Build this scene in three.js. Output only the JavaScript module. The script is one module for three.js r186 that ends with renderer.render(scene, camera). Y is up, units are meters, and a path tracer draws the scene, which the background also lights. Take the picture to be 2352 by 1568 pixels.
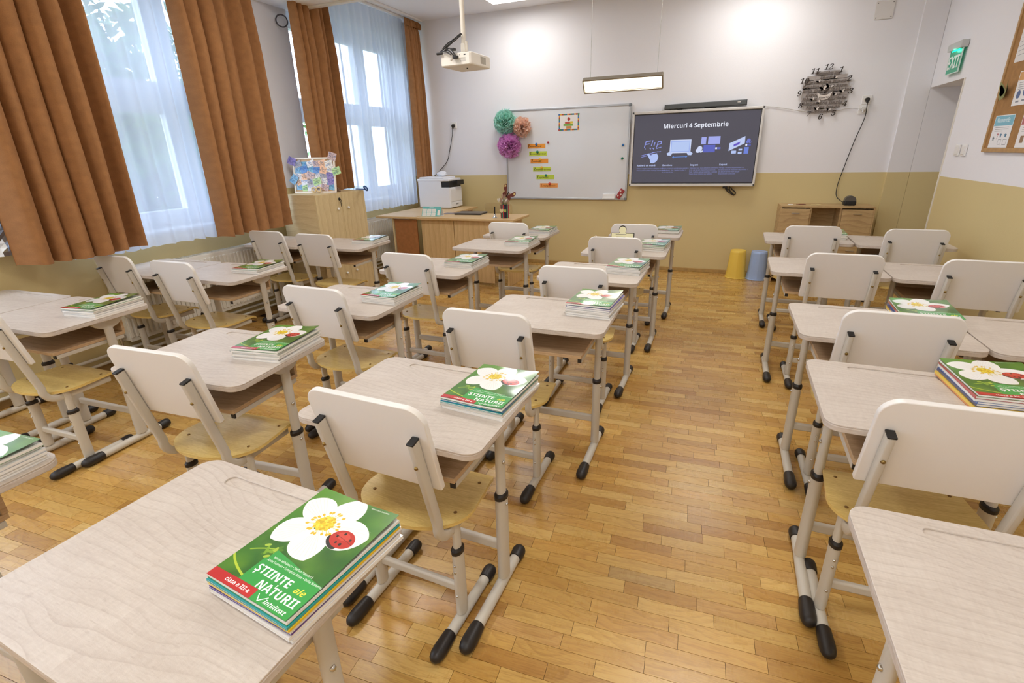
import * as THREE from 'three';
import { mergeGeometries, mergeVertices, toCreasedNormals } from 'three/addons/utils/BufferGeometryUtils.js';
import { RoundedBoxGeometry } from 'three/addons/geometries/RoundedBoxGeometry.js';
import { TextGeometry } from 'three/addons/geometries/TextGeometry.js';
import { FontLoader } from 'three/addons/loaders/FontLoader.js';
import { RectAreaLightUniformsLib } from 'three/addons/lights/RectAreaLightUniformsLib.js';

RectAreaLightUniformsLib.init();
const scene = new THREE.Scene();
const V3 = (x, y, z) => new THREE.Vector3(x, y, z);
const rad = THREE.MathUtils.degToRad;

// ------------------------------------------------------------------ camera
const camera = new THREE.PerspectiveCamera(68.59, 2352 / 1568, 0.05, 200);
{
  const pitch = rad(20.721), yaw = rad(22.2), roll = rad(-1.457);
  const fw = V3(-Math.sin(yaw) * Math.cos(pitch), -Math.sin(pitch), -Math.cos(yaw) * Math.cos(pitch));
  const rt = V3(Math.cos(yaw), 0, -Math.sin(yaw)), up = rt.clone().cross(fw);
  const r2 = rt.clone().multiplyScalar(Math.cos(roll)).addScaledVector(up, Math.sin(roll));
  const u2 = up.clone().multiplyScalar(Math.cos(roll)).addScaledVector(rt, -Math.sin(roll));
  camera.quaternion.setFromRotationMatrix(new THREE.Matrix4().makeBasis(r2, u2, fw.clone().negate()));
  camera.position.set(0, 1.4156, 0);
  camera.updateMatrixWorld();
}
// ------------------------------------------------------------------ sky, sun, exposure
scene.background = new THREE.Color().setRGB(2.4, 2.95, 3.9);
const renderer = new THREE.WebGLRenderer({ antialias: true });
renderer.toneMapping = THREE.LinearToneMapping;
renderer.toneMappingExposure = 2.1;
renderer.shadowMap.enabled = true;
const PANEL_LIGHT = 9, PANEL_FRONT = 4.5, PANEL_GLOW = 2;                    // ceiling LED panels
const LAMP_LIGHT = 5, LAMP_GLOW = 0.75;                      // board lamp

// ------------------------------------------------------------------ helpers
function rng(seed) { let a = seed >>> 0; return () => { a |= 0; a = a + 0x6D2B79F5 | 0; let t = Math.imul(a ^ a >>> 15, 1 | a); t = t + Math.imul(t ^ t >>> 7, 61 | t) ^ t; return ((t ^ t >>> 14) >>> 0) / 4294967296; }; }
const taken = new Map();
function numbered(name) { const n = taken.get(name) ?? 0; taken.set(name, n + 1); return n ? name + '_' + String(n).padStart(3, '0') : name; }
function part(name, geo, mat, parent) { const m = new THREE.Mesh(geo, mat); m.name = name; parent.add(m); return m; }
function thing(name, label, category, [x, y, z] = [0, 0, 0], turn = 0, group) {
  const o = new THREE.Group(); o.name = numbered(name); scene.add(o);
  o.position.set(x, y, z); o.rotation.y = turn; o.userData = { label, category };
  if (group) o.userData.group = group;
  return o;
}
function solo(name, label, category, geo, mat, [x, y, z] = [0, 0, 0], group) {
  const m = new THREE.Mesh(geo, mat); m.name = numbered(name); scene.add(m); m.position.set(x, y, z);
  m.userData = { label, category }; if (group) m.userData.group = group;
  return m;
}
function dup(root, [x, y, z], turn, label, group) {
  const r = root.clone(); r.name = numbered(root.name.replace(/_\d{3}$/, '')); scene.add(r);
  r.position.set(x, y, z); r.rotation.set(0, turn, 0); r.userData = { ...root.userData, label }; if (group) r.userData.group = group;
  return r;
}
function structure(name) { const g = new THREE.Group(); g.name = name; g.userData = { kind: 'structure' }; scene.add(g); return g; }
const T = (g, x = 0, y = 0, z = 0) => g.translate(x, y, z);
function merge(list) { return mergeGeometries(list.map((g) => { const n = g.index ? g.toNonIndexed() : g; for (const k of Object.keys(n.attributes)) if (!['position', 'normal', 'uv'].includes(k)) n.deleteAttribute(k); if (!n.attributes.uv) n.setAttribute('uv', new THREE.BufferAttribute(new Float32Array(n.attributes.position.count * 2), 2)); return n; })); }
// uv in metres, chosen by the way each face points; along = axis that the grain follows (u)
function metres(geo, along = 'x', ou = 0, ov = 0) {
  const g = geo.index ? geo.toNonIndexed() : geo, p = g.attributes.position, uv = new Float32Array(p.count * 2);
  const a = V3(), b = V3(), c = V3(), n = V3();
  for (let i = 0; i < p.count; i += 3) {
    a.fromBufferAttribute(p, i); b.fromBufferAttribute(p, i + 1); c.fromBufferAttribute(p, i + 2);
    n.copy(b).sub(a).cross(c.clone().sub(a)); const ax = Math.abs(n.x), ay = Math.abs(n.y), az = Math.abs(n.z);
    let k = ay >= ax && ay >= az ? ['x', 'z'] : ax >= az ? ['z', 'y'] : ['x', 'y'];
    if (k[1] === along) k = [k[1], k[0]];
    [a, b, c].forEach((q, j) => { uv[(i + j) * 2] = q[k[0]] + ou; uv[(i + j) * 2 + 1] = q[k[1]] + ov; });
  }
  g.setAttribute('uv', new THREE.BufferAttribute(uv, 2)); return g;
}
const box = (w, h, d, x = 0, y = 0, z = 0) => new THREE.BoxGeometry(w, h, d).translate(x, y, z);
const rbox = (w, h, d, r, x = 0, y = 0, z = 0, s = 2) => new RoundedBoxGeometry(w, h, d, s, Math.min(r, w / 2.01, h / 2.01, d / 2.01)).translate(x, y, z);
const cyl = (r0, r1, h, x = 0, y = 0, z = 0, s = 20) => new THREE.CylinderGeometry(r0, r1, h, s).translate(x, y, z);
function span(x0, x1, y0, y1, z0, z1) { return box(Math.abs(x1 - x0), Math.abs(y1 - y0), Math.abs(z1 - z0), (x0 + x1) / 2, (y0 + y1) / 2, (z0 + z1) / 2); }
function rshape(w, h, r, cx = 0, cy = 0) {           // rounded rectangle; r may be [bl, br, tr, tl]
  const [a, b, c, d] = Array.isArray(r) ? r : [r, r, r, r], s = new THREE.Shape(), x0 = cx - w / 2, x1 = cx + w / 2, y0 = cy - h / 2, y1 = cy + h / 2;
  s.moveTo(x0 + a, y0); s.lineTo(x1 - b, y0); s.absarc(x1 - b, y0 + b, b, -Math.PI / 2, 0, false); s.lineTo(x1, y1 - c); s.absarc(x1 - c, y1 - c, c, 0, Math.PI / 2, false);
  s.lineTo(x0 + d, y1); s.absarc(x0 + d, y1 - d, d, Math.PI / 2, Math.PI, false); s.lineTo(x0, y0 + a); s.absarc(x0 + a, y0 + a, a, Math.PI, Math.PI * 1.5, false);
  return s;
}
function extr(shape, depth, bevel = 0, seg = 8) { return new THREE.ExtrudeGeometry(shape, { depth: depth - 2 * bevel, bevelEnabled: bevel > 0, bevelThickness: bevel, bevelSize: bevel, bevelOffset: -bevel, bevelSegments: 2, curveSegments: seg }).translate(0, 0, bevel); }
function tube(pts, r, seg = 40, rs = 8) { return new THREE.TubeGeometry(new THREE.CatmullRomCurve3(pts.map((p) => V3(...p))), seg, r, rs); }
// rounded-rectangle bar swept along a path in the plane of y and z
function barYZ(path, w, t, x = 0) {
  const prof = []; const r = Math.min(w, t) * 0.22;
  for (const [sx, sy, a0] of [[1, 1, 0], [-1, 1, 90], [-1, -1, 180], [1, -1, 270]]) for (let k = 0; k <= 2; k++) { const a = rad(a0 + k * 45); prof.push([sx * (w / 2 - r) + Math.cos(a) * r, sy * (t / 2 - r) + Math.sin(a) * r]); }
  const pos = [], idx = [], n = prof.length;
  path.forEach(([y, z], i) => {
    const p0 = path[Math.max(0, i - 1)], p1 = path[Math.min(path.length - 1, i + 1)]; let ty = p1[0] - p0[0], tz = p1[1] - p0[1]; const l = Math.hypot(ty, tz); ty /= l; tz /= l;
    for (const [a, b] of prof) pos.push(x + a, y + b * -tz, z + b * ty);
  });
  for (let i = 0; i < path.length - 1; i++) for (let k = 0; k < n; k++) { const a = i * n + k, b = i * n + (k + 1) % n; idx.push(a, b, a + n, b, b + n, a + n); }
  for (let k = 1; k < n - 1; k++) { idx.push(0, k + 1, k); const o = (path.length - 1) * n; idx.push(o, o + k, o + k + 1); }
  const g = new THREE.BufferGeometry(); g.setAttribute('position', new THREE.Float32BufferAttribute(pos, 3)); g.setIndex(idx); g.computeVertexNormals();
  return toCreasedNormals(g.toNonIndexed(), 0.9);
}
// ------------------------------------------------------------------ textures
function lattice(seed, period) { const r = rng(seed), t = new Float32Array(period * period); for (let i = 0; i < t.length; i++) t[i] = r(); return t; }
function noise2(tab, period, x, y) {
  const xi = Math.floor(x), yi = Math.floor(y), fx = x - xi, fy = y - yi, sx = fx * fx * (3 - 2 * fx), sy = fy * fy * (3 - 2 * fy), m = (v) => ((v % period) + period) % period;
  const a = tab[m(yi) * period + m(xi)], b = tab[m(yi) * period + m(xi + 1)], c = tab[m(yi + 1) * period + m(xi)], d = tab[m(yi + 1) * period + m(xi + 1)];
  return a + (b - a) * sx + (c - a) * sy + (a - b - c + d) * sx * sy;
}
function dataTex(w, h, fn, srgb, size) {
  const d = new Uint8Array(w * h * 4);
  for (let y = 0; y < h; y++) for (let x = 0; x < w; x++) { const c = fn(x / w, y / h), i = (y * w + x) * 4; d[i] = Math.max(0, Math.min(255, c[0])); d[i + 1] = Math.max(0, Math.min(255, c[1])); d[i + 2] = Math.max(0, Math.min(255, c[2])); d[i + 3] = 255; }
  const t = new THREE.DataTexture(d, w, h); t.magFilter = THREE.LinearFilter; t.minFilter = THREE.LinearMipmapLinearFilter; t.generateMipmaps = true; t.wrapS = t.wrapT = THREE.RepeatWrapping;
  if (srgb) t.colorSpace = THREE.SRGBColorSpace; if (size) t.repeat.set(1 / size[0], 1 / size[1]); t.needsUpdate = true; return t;
}
// wood whose grain follows u; size in metres
function wood(w, h, base, dark, { seed, rings, warp, fibre, size, ringAmt }) {
  const A = lattice(seed, 64), B = lattice(seed + 1, 256);
  return dataTex(w, h, (u, v) => {
    const wp = noise2(A, 4, u * 4, v * 4) * 1.0 + noise2(A, 8, u * 8 + 3, v * 8) * 0.5;
    let r = v * rings + wp * warp; r = r - Math.floor(r); const ring = Math.pow(r, 2.5) * (r < 0.93 ? 1 : (1 - r) / 0.07);
    const f = noise2(B, 256, u * 256 * 0.06 * 4 | 0 ? u * 16 : u * 16, v * 256) * 0.6 + noise2(B, 256, u * 64, v * 256 + 31) * 0.4 - 0.5;
    const big = noise2(A, 4, u * 4 + 9, v * 4 + 5) - 0.5;
    const k = ring * ringAmt + f * fibre + big * 0.12;
    return base.map((c, i) => c + (dark[i] - c) * k);
  }, true, size);
}
const TX = {
  desk: (() => { const A = lattice(11, 64), B = lattice(12, 256); return dataTex(1024, 1024, (u, v) => {
    const wp = noise2(A, 3, u * 3, v * 3) * 3.0 + noise2(A, 8, u * 8, v * 8 + 3) * 0.55; let r = v * 22 + wp * 2.2; r -= Math.floor(r); const line = Math.pow(r, 7) * (r < 0.96 ? 1 : (1 - r) / 0.04);
    const f = noise2(B, 256, u * 20, v * 256) * 0.5 + noise2(B, 256, u * 90, v * 256 + 40) * 0.5 - 0.5, pore = noise2(B, 128, u * 32, v * 128 + 70) > 0.86 ? 0.14 : 0, cross = noise2(B, 256, u * 256, v * 24) - 0.5;
    const patch = noise2(A, 16, u * 6, v * 16) - 0.5, k = line * 0.34 * (0.4 + noise2(A, 8, u * 8 + 2, v * 8)) + f * 0.3 + pore + cross * 0.12 + patch * 0.2;
    return [205, 193, 181].map((c, i) => c + ([162, 145, 131][i] - c) * k); }, true, [0.72, 0.5]); })(),
  shelf: wood(512, 512, [203, 172, 134], [150, 112, 76], { seed: 21, rings: 9, warp: 1.2, fibre: 0.7, size: [0.8, 0.3], ringAmt: 0.35 }),
  seat: wood(512, 512, [228, 199, 122], [186, 148, 70], { seed: 31, rings: 6, warp: 0.8, fibre: 0.8, size: [0.5, 0.3], ringAmt: 0.2 }),
  cabinet: wood(512, 512, [216, 195, 150], [180, 150, 102], { seed: 41, rings: 7, warp: 0.7, fibre: 0.5, size: [1.0, 0.5], ringAmt: 0.3 }),
  teacher: wood(512, 512, [214, 182, 132], [170, 130, 80], { seed: 51, rings: 7, warp: 0.6, fibre: 0.5, size: [1.0, 0.5], ringAmt: 0.3 }),
  oak: wood(512, 512, [198, 168, 120], [152, 118, 76], { seed: 61, rings: 8, warp: 1.6, fibre: 0.6, size: [0.8, 0.4], ringAmt: 0.45 }),
  plank: wood(1024, 1024, [255, 250, 240], [176, 150, 118], { seed: 71, rings: 20, warp: 4.0, fibre: 0.5, size: [0.9, 0.6], ringAmt: 0.27 }),
};
const LA = lattice(5, 256), LB = lattice(6, 256);
TX.suede = dataTex(512, 512, (u, v) => { const k = noise2(LA, 16, u * 16, v * 16) * 0.5 + noise2(LB, 256, u * 256, v * 256) * 0.5; const c = 214 + 41 * k; return [c, c, c]; }, true, [0.4, 0.4]);
TX.plaster = dataTex(512, 512, (u, v) => { const c = 128 + 90 * (noise2(LA, 128, u * 128, v * 128) - 0.5) + 60 * (noise2(LB, 32, u * 32, v * 32) - 0.5); return [c, c, c]; }, false, [0.5, 0.5]);
TX.pages = dataTex(64, 256, (u, v) => { const c = 222 + 33 * noise2(LB, 256, u * 3, v * 128) - 26 * (noise2(LA, 256, u * 2, v * 64) > 0.82 ? 1 : 0); return [c, c * 0.985, c * 0.955]; }, true, [0.2, 0.04]);
TX.fine = dataTex(256, 256, (u, v) => { const c = 255 * noise2(LB, 256, u * 256, v * 256); return [c, c, c]; }, false, [0.12, 0.12]);
TX.scuff = dataTex(512, 512, (u, v) => { const k = noise2(LA, 16, u * 16, v * 16) * 0.5 + noise2(LB, 64, u * 64, v * 64) * 0.3 + noise2(LA, 256, u * 256, v * 32) * 0.2; const c = 255 * (0.62 + 0.38 * k); return [c, c, c]; }, false, [1.1, 1.1]);
function canvasTex(w, h, draw) {
  const c = document.createElement('canvas'); c.width = w; c.height = h; const g = c.getContext('2d'); draw(g, w, h);
  const t = new THREE.CanvasTexture(c); t.colorSpace = THREE.SRGBColorSpace; return t;
}
// ------------------------------------------------------------------ materials
const std = (color, roughness = 0.6, extra = {}) => new THREE.MeshStandardMaterial({ color, roughness, ...extra });
const phy = (color, roughness, extra = {}) => new THREE.MeshPhysicalMaterial({ color, roughness, ...extra });
const M = {
  wallWhite: std('#f1f0f3', 0.85, { bumpMap: TX.plaster, bumpScale: 0.0008 }),
  dado: std('#dbc892', 0.6, { bumpMap: TX.plaster, bumpScale: 0.0006 }),
  ceiling: std('#f7f6f8', 0.9),
  desk: std('#ffffff', 0.42, { map: TX.desk, bumpMap: TX.fine, bumpScale: 0.00012 }),
  panel: std('#ece8e3', 0.38, { bumpMap: TX.fine, bumpScale: 0.0001 }),
  metal: std('#cfc9bd', 0.45),
  seat: std('#ffffff', 0.3, { map: TX.seat }),
  shelf: std('#ffffff', 0.5, { map: TX.shelf }),
  black: std('#241f1d', 0.45), blackSoft: std('#1b1a1b', 0.55),
  chrome: std('#c9c7c2', 0.25, { metalness: 1 }),
  cabinet: std('#ffffff', 0.45, { map: TX.cabinet }), teacher: std('#ffffff', 0.4, { map: TX.teacher }), oak: std('#ffffff', 0.5, { map: TX.oak }),
  rust: std('#b57847', 0.45, { map: TX.suede }),
  curtain: phy('#ad794a', 0.9, { map: TX.suede, sheen: 0.4, sheenRoughness: 0.5, sheenColor: new THREE.Color('#b98f6e') }),
  sheer: phy('#dde7f6', 0.95, { transmission: 0.5, thickness: 0, transparent: true, opacity: 0.8 }),
  upvc: std('#eef0f3', 0.35), glass: phy('#ffffff', 0.02, { transmission: 1, thickness: 0, ior: 1.5 }),
  radiator: std('#ebe7dc', 0.35), plastic: std('#efedea', 0.4), plasticWarm: std('#e9e3d8', 0.4),
  pages: std('#ffffff', 0.8, { map: TX.pages }), paper: std('#f3f1ee', 0.8),
  cord: std('#232021', 0.5), cordWhite: std('#d8d5d0', 0.5),
};
const FONT_SANS = await new FontLoader().loadAsync('fonts/droid/droid_sans_bold.typeface.json');
const FONT_SERIF = await new FontLoader().loadAsync('fonts/droid/droid_serif_bold.typeface.json');
function text(str, size, depth, font = FONT_SANS) { const g = new TextGeometry(str, { font, size, depth, curveSegments: 3, bevelEnabled: false }); g.computeBoundingBox(); const b = g.boundingBox; return g.translate(-(b.min.x + b.max.x) / 2, -(b.min.y + b.max.y) / 2, 0); }

// ================================================================== THE ROOM
const XL = -4.0, XR = 1.74, ZF = -6.4, ZB = 4.0, YC = 2.985, DADO = 1.135;
{ // floor: slab and oak strips, each strip a piece of its own
  const floor = structure('floor');
  part('slab', span(XL - 0.4, XR + 0.5, -0.12, -0.004, ZF - 0.3, ZB + 0.3), std('#4a341f', 0.8), floor);
  const R = rng(77), th = rad(2.8), list = [], PW = 0.0535;
  const mat = new THREE.MeshPhysicalMaterial({ map: TX.plank, vertexColors: true, roughness: 0.36, roughnessMap: TX.scuff, clearcoat: 0.25, clearcoatRoughness: 0.28, bumpMap: TX.fine, bumpScale: 0.00008 });
  const tones = ['#cba25f', '#d0aa67', '#c59b58', '#c99f5d', '#d6b374', '#be9353', '#cda562', '#b4884b', '#c49c63', '#d2ad6b'].map((c) => new THREE.Color(c));
  for (let r = 0; r < 222; r++) {
    const z = ZB + 0.2 - r * PW, len = 0.225 + 0.012 * Math.floor(R() * 3); let x = XL - 0.6 - R() * len;
    while (x < XR + 0.3) {
      const cx = x + len / 2, wx = cx * Math.cos(th) + z * Math.sin(th), wz = -cx * Math.sin(th) + z * Math.cos(th);
      const t = tones[Math.floor(Math.pow(R(), 1.15) * tones.length)].clone().multiplyScalar(0.93 + 0.14 * R()); t.b *= 0.9; const ou = R() * 3, ov = R() * 3, dy = R() * 0.0005; if (Math.hypot((wx + 0.125) * 0.6, wz + 1.4) < 0.05) t.lerp(new THREE.Color('#8f7c62'), 0.45);
      if (wx > XL + 0.02 && wx < XR + 0.06 && wz > ZF - 0.02 && wz < ZB) list.push({ cx, z, len, t, ou, ov, dy, wx, wz });
      x += len;
    }
  }
  // what shows largest: the strips of the aisle and of the open floor, nearest first
  const inAisle = (p) => p.wz < -0.85 && p.wx > -0.52 + (p.wz + 1) * -0.03 && p.wx < 0.36 && p.wz > -3.6;
  const score = (p) => Math.hypot(p.wx, p.wz) + (inAisle(p) ? 0 : 50);
  list.sort((a, b) => score(a) - score(b));
  const make = (p) => {
    const g = new THREE.BoxGeometry(p.len - 0.0012, 0.012, PW - 0.0012).translate(p.cx, -0.006 + p.dy - 0.0005, p.z); const n = g.attributes.position.count, c = new Float32Array(n * 3), uv = g.attributes.uv, q = g.attributes.position;
    for (let i = 0; i < n; i++) { c.set([p.t.r, p.t.g, p.t.b], i * 3); uv.setXY(i, q.getX(i) - p.cx + p.ou, q.getZ(i) - p.z + q.getY(i) + p.ov); }
    g.setAttribute('color', new THREE.BufferAttribute(c, 3)); return g;
  };
  const lay = new THREE.Group(); lay.name = 'parquet'; lay.rotation.y = th; floor.add(lay);
  list.slice(0, 300).forEach((p) => part('plank', make(p), mat, lay));
  const rest = part('plank_field', mergeGeometries(list.slice(300).map(make)), mat, lay); rest.userData.kind = 'stuff';
}
function wallPieces(g, mk, y0, y1) { if (y0 < DADO) part('painted_dado', metres(mk(y0, Math.min(DADO, y1))), M.dado, g); if (y1 > DADO) part('white_plaster', metres(mk(Math.max(DADO, y0), y1)), M.wallWhite, g); }
{ const w = structure('wall_front'); wallPieces(w, (a, b) => span(XL - 0.4, XR + 0.6, a, b, ZF - 0.3, ZF), 0, YC);
  wallPieces(w, (a, b) => span(1.55, XR - 0.002, a, b, ZF, ZF + 0.035), 0, YC); }
{ const w = structure('wall_back'); wallPieces(w, (a, b) => span(XL - 0.4, XR + 0.6, a, b, ZB, ZB + 0.3), 0, YC); }
const DOOR0 = -6.365, DOOR1 = -5.575, DOORH = 1.89;
{ const w = structure('wall_right');
  wallPieces(w, (a, b) => span(XR, XR + 0.5, a, b, DOOR1, ZB), 0, YC);
  part('white_plaster', metres(span(XR, XR + 0.5, DOORH, YC, ZF, DOOR1)), M.wallWhite, w);
  wallPieces(w, (a, b) => span(XR, XR + 0.5, a, b, ZF, DOOR0), 0, DOORH);
  part('edge_strip', span(XR - 0.006, XR + 0.02, 0, DOORH, DOOR1 - 0.004, DOOR1 + 0.016), M.plasticWarm, w); }
{ const d = structure('door_1'); part('door_leaf', rbox(0.04, DOORH, DOOR1 - DOOR0, 0.004, XR + 0.46, DOORH / 2, (DOOR0 + DOOR1) / 2), M.plasticWarm, d); }
// window wall
const WIN = [[-3.85, -1.75], [-6.3, -4.35], [-1.3, 0.85], [1.3, 3.4]], SILL = 0.88, HEAD = 2.78, XO = XL - 0.38;
{ const w = structure('wall_left'); const S = [ZF, ...[...WIN].sort((a, b) => a[0] - b[0]).flat(), ZB];
  for (let i = 0; i < S.length; i += 2) if (S[i + 1] - S[i] > 0.001) wallPieces(w, (a, b) => span(XO, XL, a, b, S[i], S[i + 1]), 0, YC);
  for (const [a0, a1] of WIN) { part('painted_dado', metres(span(XO, XL, 0, SILL, a0, a1)), M.dado, w); part('white_plaster', metres(span(XO, XL, HEAD, YC, a0, a1)), M.wallWhite, w); } }
WIN.forEach(([z0, z1], k) => {
  const g = structure('window_' + (k + 1)), x = -4.24, n = 3, fw = 0.07, W = z1 - z0;
  part('window_sill', rbox(0.34, 0.03, W - 0.02, 0.01, XL - 0.155, SILL + 0.015, (z0 + z1) / 2), M.upvc, g);
  const fr = [];
  fr.push(span(x - 0.035, x + 0.035, SILL + 0.03, SILL + 0.11, z0, z1), span(x - 0.035, x + 0.035, HEAD - 0.11, HEAD, z0, z1));
  for (let i = 0; i <= n; i++) { const z = z0 + (W * i) / n, h = i === 0 || i === n ? fw : fw * 1.1; const c = Math.min(Math.max(z, z0 + h / 2), z1 - h / 2); fr.push(span(x - 0.035, x + 0.035, SILL + 0.11, HEAD - 0.11, c - h / 2, c + h / 2)); }
  part('window_frame', merge(fr), M.upvc, g);
  part('transom', span(x - 0.04, x + 0.04, 1.81, 1.95, z0 + fw, z1 - fw), M.upvc, g);
  for (let i = 0; i < n; i++) for (const [y0, y1] of [[SILL + 0.11, 1.81], [1.95, HEAD - 0.11]]) {
    const a = z0 + (W * i) / n + 0.05, b = z0 + (W * (i + 1)) / n - 0.05, s = 0.045;
    const p = part('sash', merge([span(x - 0.02, x + 0.05, y0, y0 + s, a, b), span(x - 0.02, x + 0.05, y1 - s, y1, a, b), span(x - 0.02, x + 0.05, y0 + s, y1 - s, a, a + s), span(x - 0.02, x + 0.05, y0 + s, y1 - s, b - s, b)]), M.upvc, g);
    part('pane', span(x - 0.004, x + 0.004, y0 + s, y1 - s, a + s, b - s), M.glass, p);
  }
});
{ const c = structure('ceiling'); part('ceiling_slab', span(XL - 0.4, XR + 0.6, YC, YC + 0.2, ZF - 0.3, ZB + 0.3), M.ceiling, c);
  for (const z of [-4.18, -1.5]) part('beam', rbox(XR - XL, YC - 2.72, 0.44, 0.006, (XL + XR) / 2, (YC + 2.72) / 2, z), M.ceiling, c);
  part('cable_duct', rbox(XR - XL - 0.1, 0.018, 0.05, 0.003, (XL + XR) / 2, 2.711, -4.365), M.plasticWarm, c); }
{ const b = structure('baseboard_front'); part('skirting', metres(rbox(XR - XL - 0.2, 0.045, 0.016, 0.004, (XL + XR) / 2 - 0.1, 0.0225, ZF + 0.009)), std('#c9a565', 0.5, { map: TX.suede }), b); }
{ const b = structure('baseboard_left'); part('skirting', metres(rbox(0.016, 0.05, ZB - ZF - 0.1, 0.004, XL + 0.009, 0.025, (ZF + ZB) / 2), 'z'), std('#c19d66', 0.5, { map: TX.suede }), b); }
{ const b = structure('baseboard_right'); part('skirting', metres(rbox(0.016, 0.05, ZB - DOOR1 - 0.1, 0.004, XR - 0.009, 0.025, (DOOR1 + ZB) / 2), 'z'), std('#c19d66', 0.5, { map: TX.suede }), b); }

// ------------------------------------------------------------------ lights of the room
const glowMat = new THREE.MeshStandardMaterial({ color: '#ffffff', emissive: new THREE.Color(1, 0.97, 0.92), emissiveIntensity: PANEL_GLOW });
for (const [x, z] of [[-2.29, -5.716], [0.17, -5.716], [-2.29, -2.85], [0.17, -2.85], [-2.29, 0.02], [0.17, 0.02], [-2.29, 2.89], [0.17, 2.89]]) {
  const t = thing('ceiling_light', `square LED ceiling panel ${z < -5 ? 'next to the front wall' : z < -2 ? 'between the two beams' : z < 1 ? 'over the last desk row' : 'next to the back wall'} on the ${x < -1 ? 'window' : 'door'} side`, 'ceiling light', [x, YC, z], 0, 'LED panels on the ceiling');
  part('frame', rbox(0.6, 0.03, 0.6, 0.006, 0, -0.015, 0), M.plastic, t);
  part('diffuser', box(0.56, 0.004, 0.56, 0, -0.032, 0), glowMat, t);
  const l = new THREE.RectAreaLight(new THREE.Color(1, 0.985, 0.965), z < -5 ? PANEL_FRONT : PANEL_LIGHT, 0.56, 0.56); l.position.set(0, -0.04, 0); l.rotation.x = -Math.PI / 2; t.add(l);
}
{ // lamp over the board, hung on two wires
  const t = thing('pendant_lamp', 'long slim board lamp hung on two thin wires before the white wall', 'lamp', [-1.025, 2.03, -5.6], 0);
  const body = new THREE.Group(); body.name = 'housing_group'; 
  const tilt = rad(-52), Q = new THREE.Matrix4().makeRotationX(tilt), w = 0.78, d = 0.135;
  const frame = merge([box(w, 0.05, 0.012, 0, 0.0, d / 2), box(w, 0.05, 0.012, 0, 0, -d / 2), box(0.012, 0.05, d, w / 2, 0, 0), box(0.012, 0.05, d, -w / 2, 0, 0), box(w, 0.012, d, 0, 0.02, 0)]).applyMatrix4(Q);
  part('housing', frame, std('#a39c8e', 0.4, { metalness: 0.5 }), t);
  part('diffuser', box(w - 0.016, 0.006, d - 0.016, 0, -0.006, 0).applyMatrix4(Q), new THREE.MeshStandardMaterial({ color: '#ffffff', emissive: new THREE.Color(1, 0.93, 0.76), emissiveIntensity: LAMP_GLOW }), t);
  for (const s of [-1, 1]) part('wire', tube([[s * 0.33, 0.03, -0.02], [s * 0.332, 0.95, -0.02]], 0.0018, 4, 5), M.chrome, t);
  const l = new THREE.RectAreaLight(new THREE.Color(1, 0.93, 0.78), LAMP_LIGHT, w - 0.02, d - 0.02); l.rotation.x = -Math.PI / 2 + tilt; l.position.copy(V3(0, -0.014, 0).applyMatrix4(Q)); t.add(l);
}

// ================================================================== OUTSIDE
{ const g = structure('ground_outside'); part('lawn', span(-40, XO - 0.02, -1.3, -1.2, -40, 25), std('#6f7d52', 0.95), g); }
function tree(x, z, h, r, seed, label) {
  const t = thing('garden_tree', label, 'tree', [x, -1.2, z], 0, 'trees outside the windows'); const R = rng(seed);
  part('trunk', tube([[0, 0, 0], [0.08, h * 0.3, 0.05], [-0.05, h * 0.8, 0]], 0.13, 12, 8), std('#5a4632', 0.9), t);
  const s = new THREE.Shape(); s.moveTo(0, -0.09); s.quadraticCurveTo(0.055, 0, 0, 0.09); s.quadraticCurveTo(-0.055, 0, 0, -0.09);
  const n = 3400, im = new THREE.InstancedMesh(new THREE.ShapeGeometry(s, 3), phy('#5f7f45', 0.7, { transmission: 0.3, thickness: 0 }), n), m = new THREE.Matrix4(), q = new THREE.Quaternion(), e = new THREE.Euler();
  for (let i = 0; i < n; i++) {
    const a = R() * 6.283, c = R() * 2 - 1, rr = r * Math.cbrt(0.15 + 0.85 * R()), k = Math.sqrt(1 - c * c), cl = 0.8 + 0.35 * Math.sin(a * 5 + seed) * Math.sin(c * 6);
    e.set(R() * 6, R() * 6, R() * 6); q.setFromEuler(e); const sc = 0.9 + R();
    m.compose(V3(Math.cos(a) * k * rr * cl, h * 0.66 + c * rr * 1.1 * cl, Math.sin(a) * k * rr * cl), q, V3(sc, sc, sc)); im.setMatrixAt(i, m);
    im.setColorAt(i, new THREE.Color().setHSL(0.24 + 0.06 * R(), 0.3 + 0.2 * R(), 0.5 + 0.3 * R()));
  }
  im.name = 'foliage'; im.userData.kind = 'stuff'; t.add(im); return t;
}
tree(-8.4, -5.0, 5.2, 1.9, 5, 'leafy green tree nearest to the window behind the sheer curtain');
tree(-9.6, -8.2, 4.4, 1.7, 6, 'round green tree farther along the garden outside the window');
tree(-7.8, -3.4, 3.4, 1.35, 7, 'low bushy green tree standing close to the window');
tree(-8.9, -6.3, 3.0, 1.5, 8, 'low round bush between the garden trees outside the window');

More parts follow.
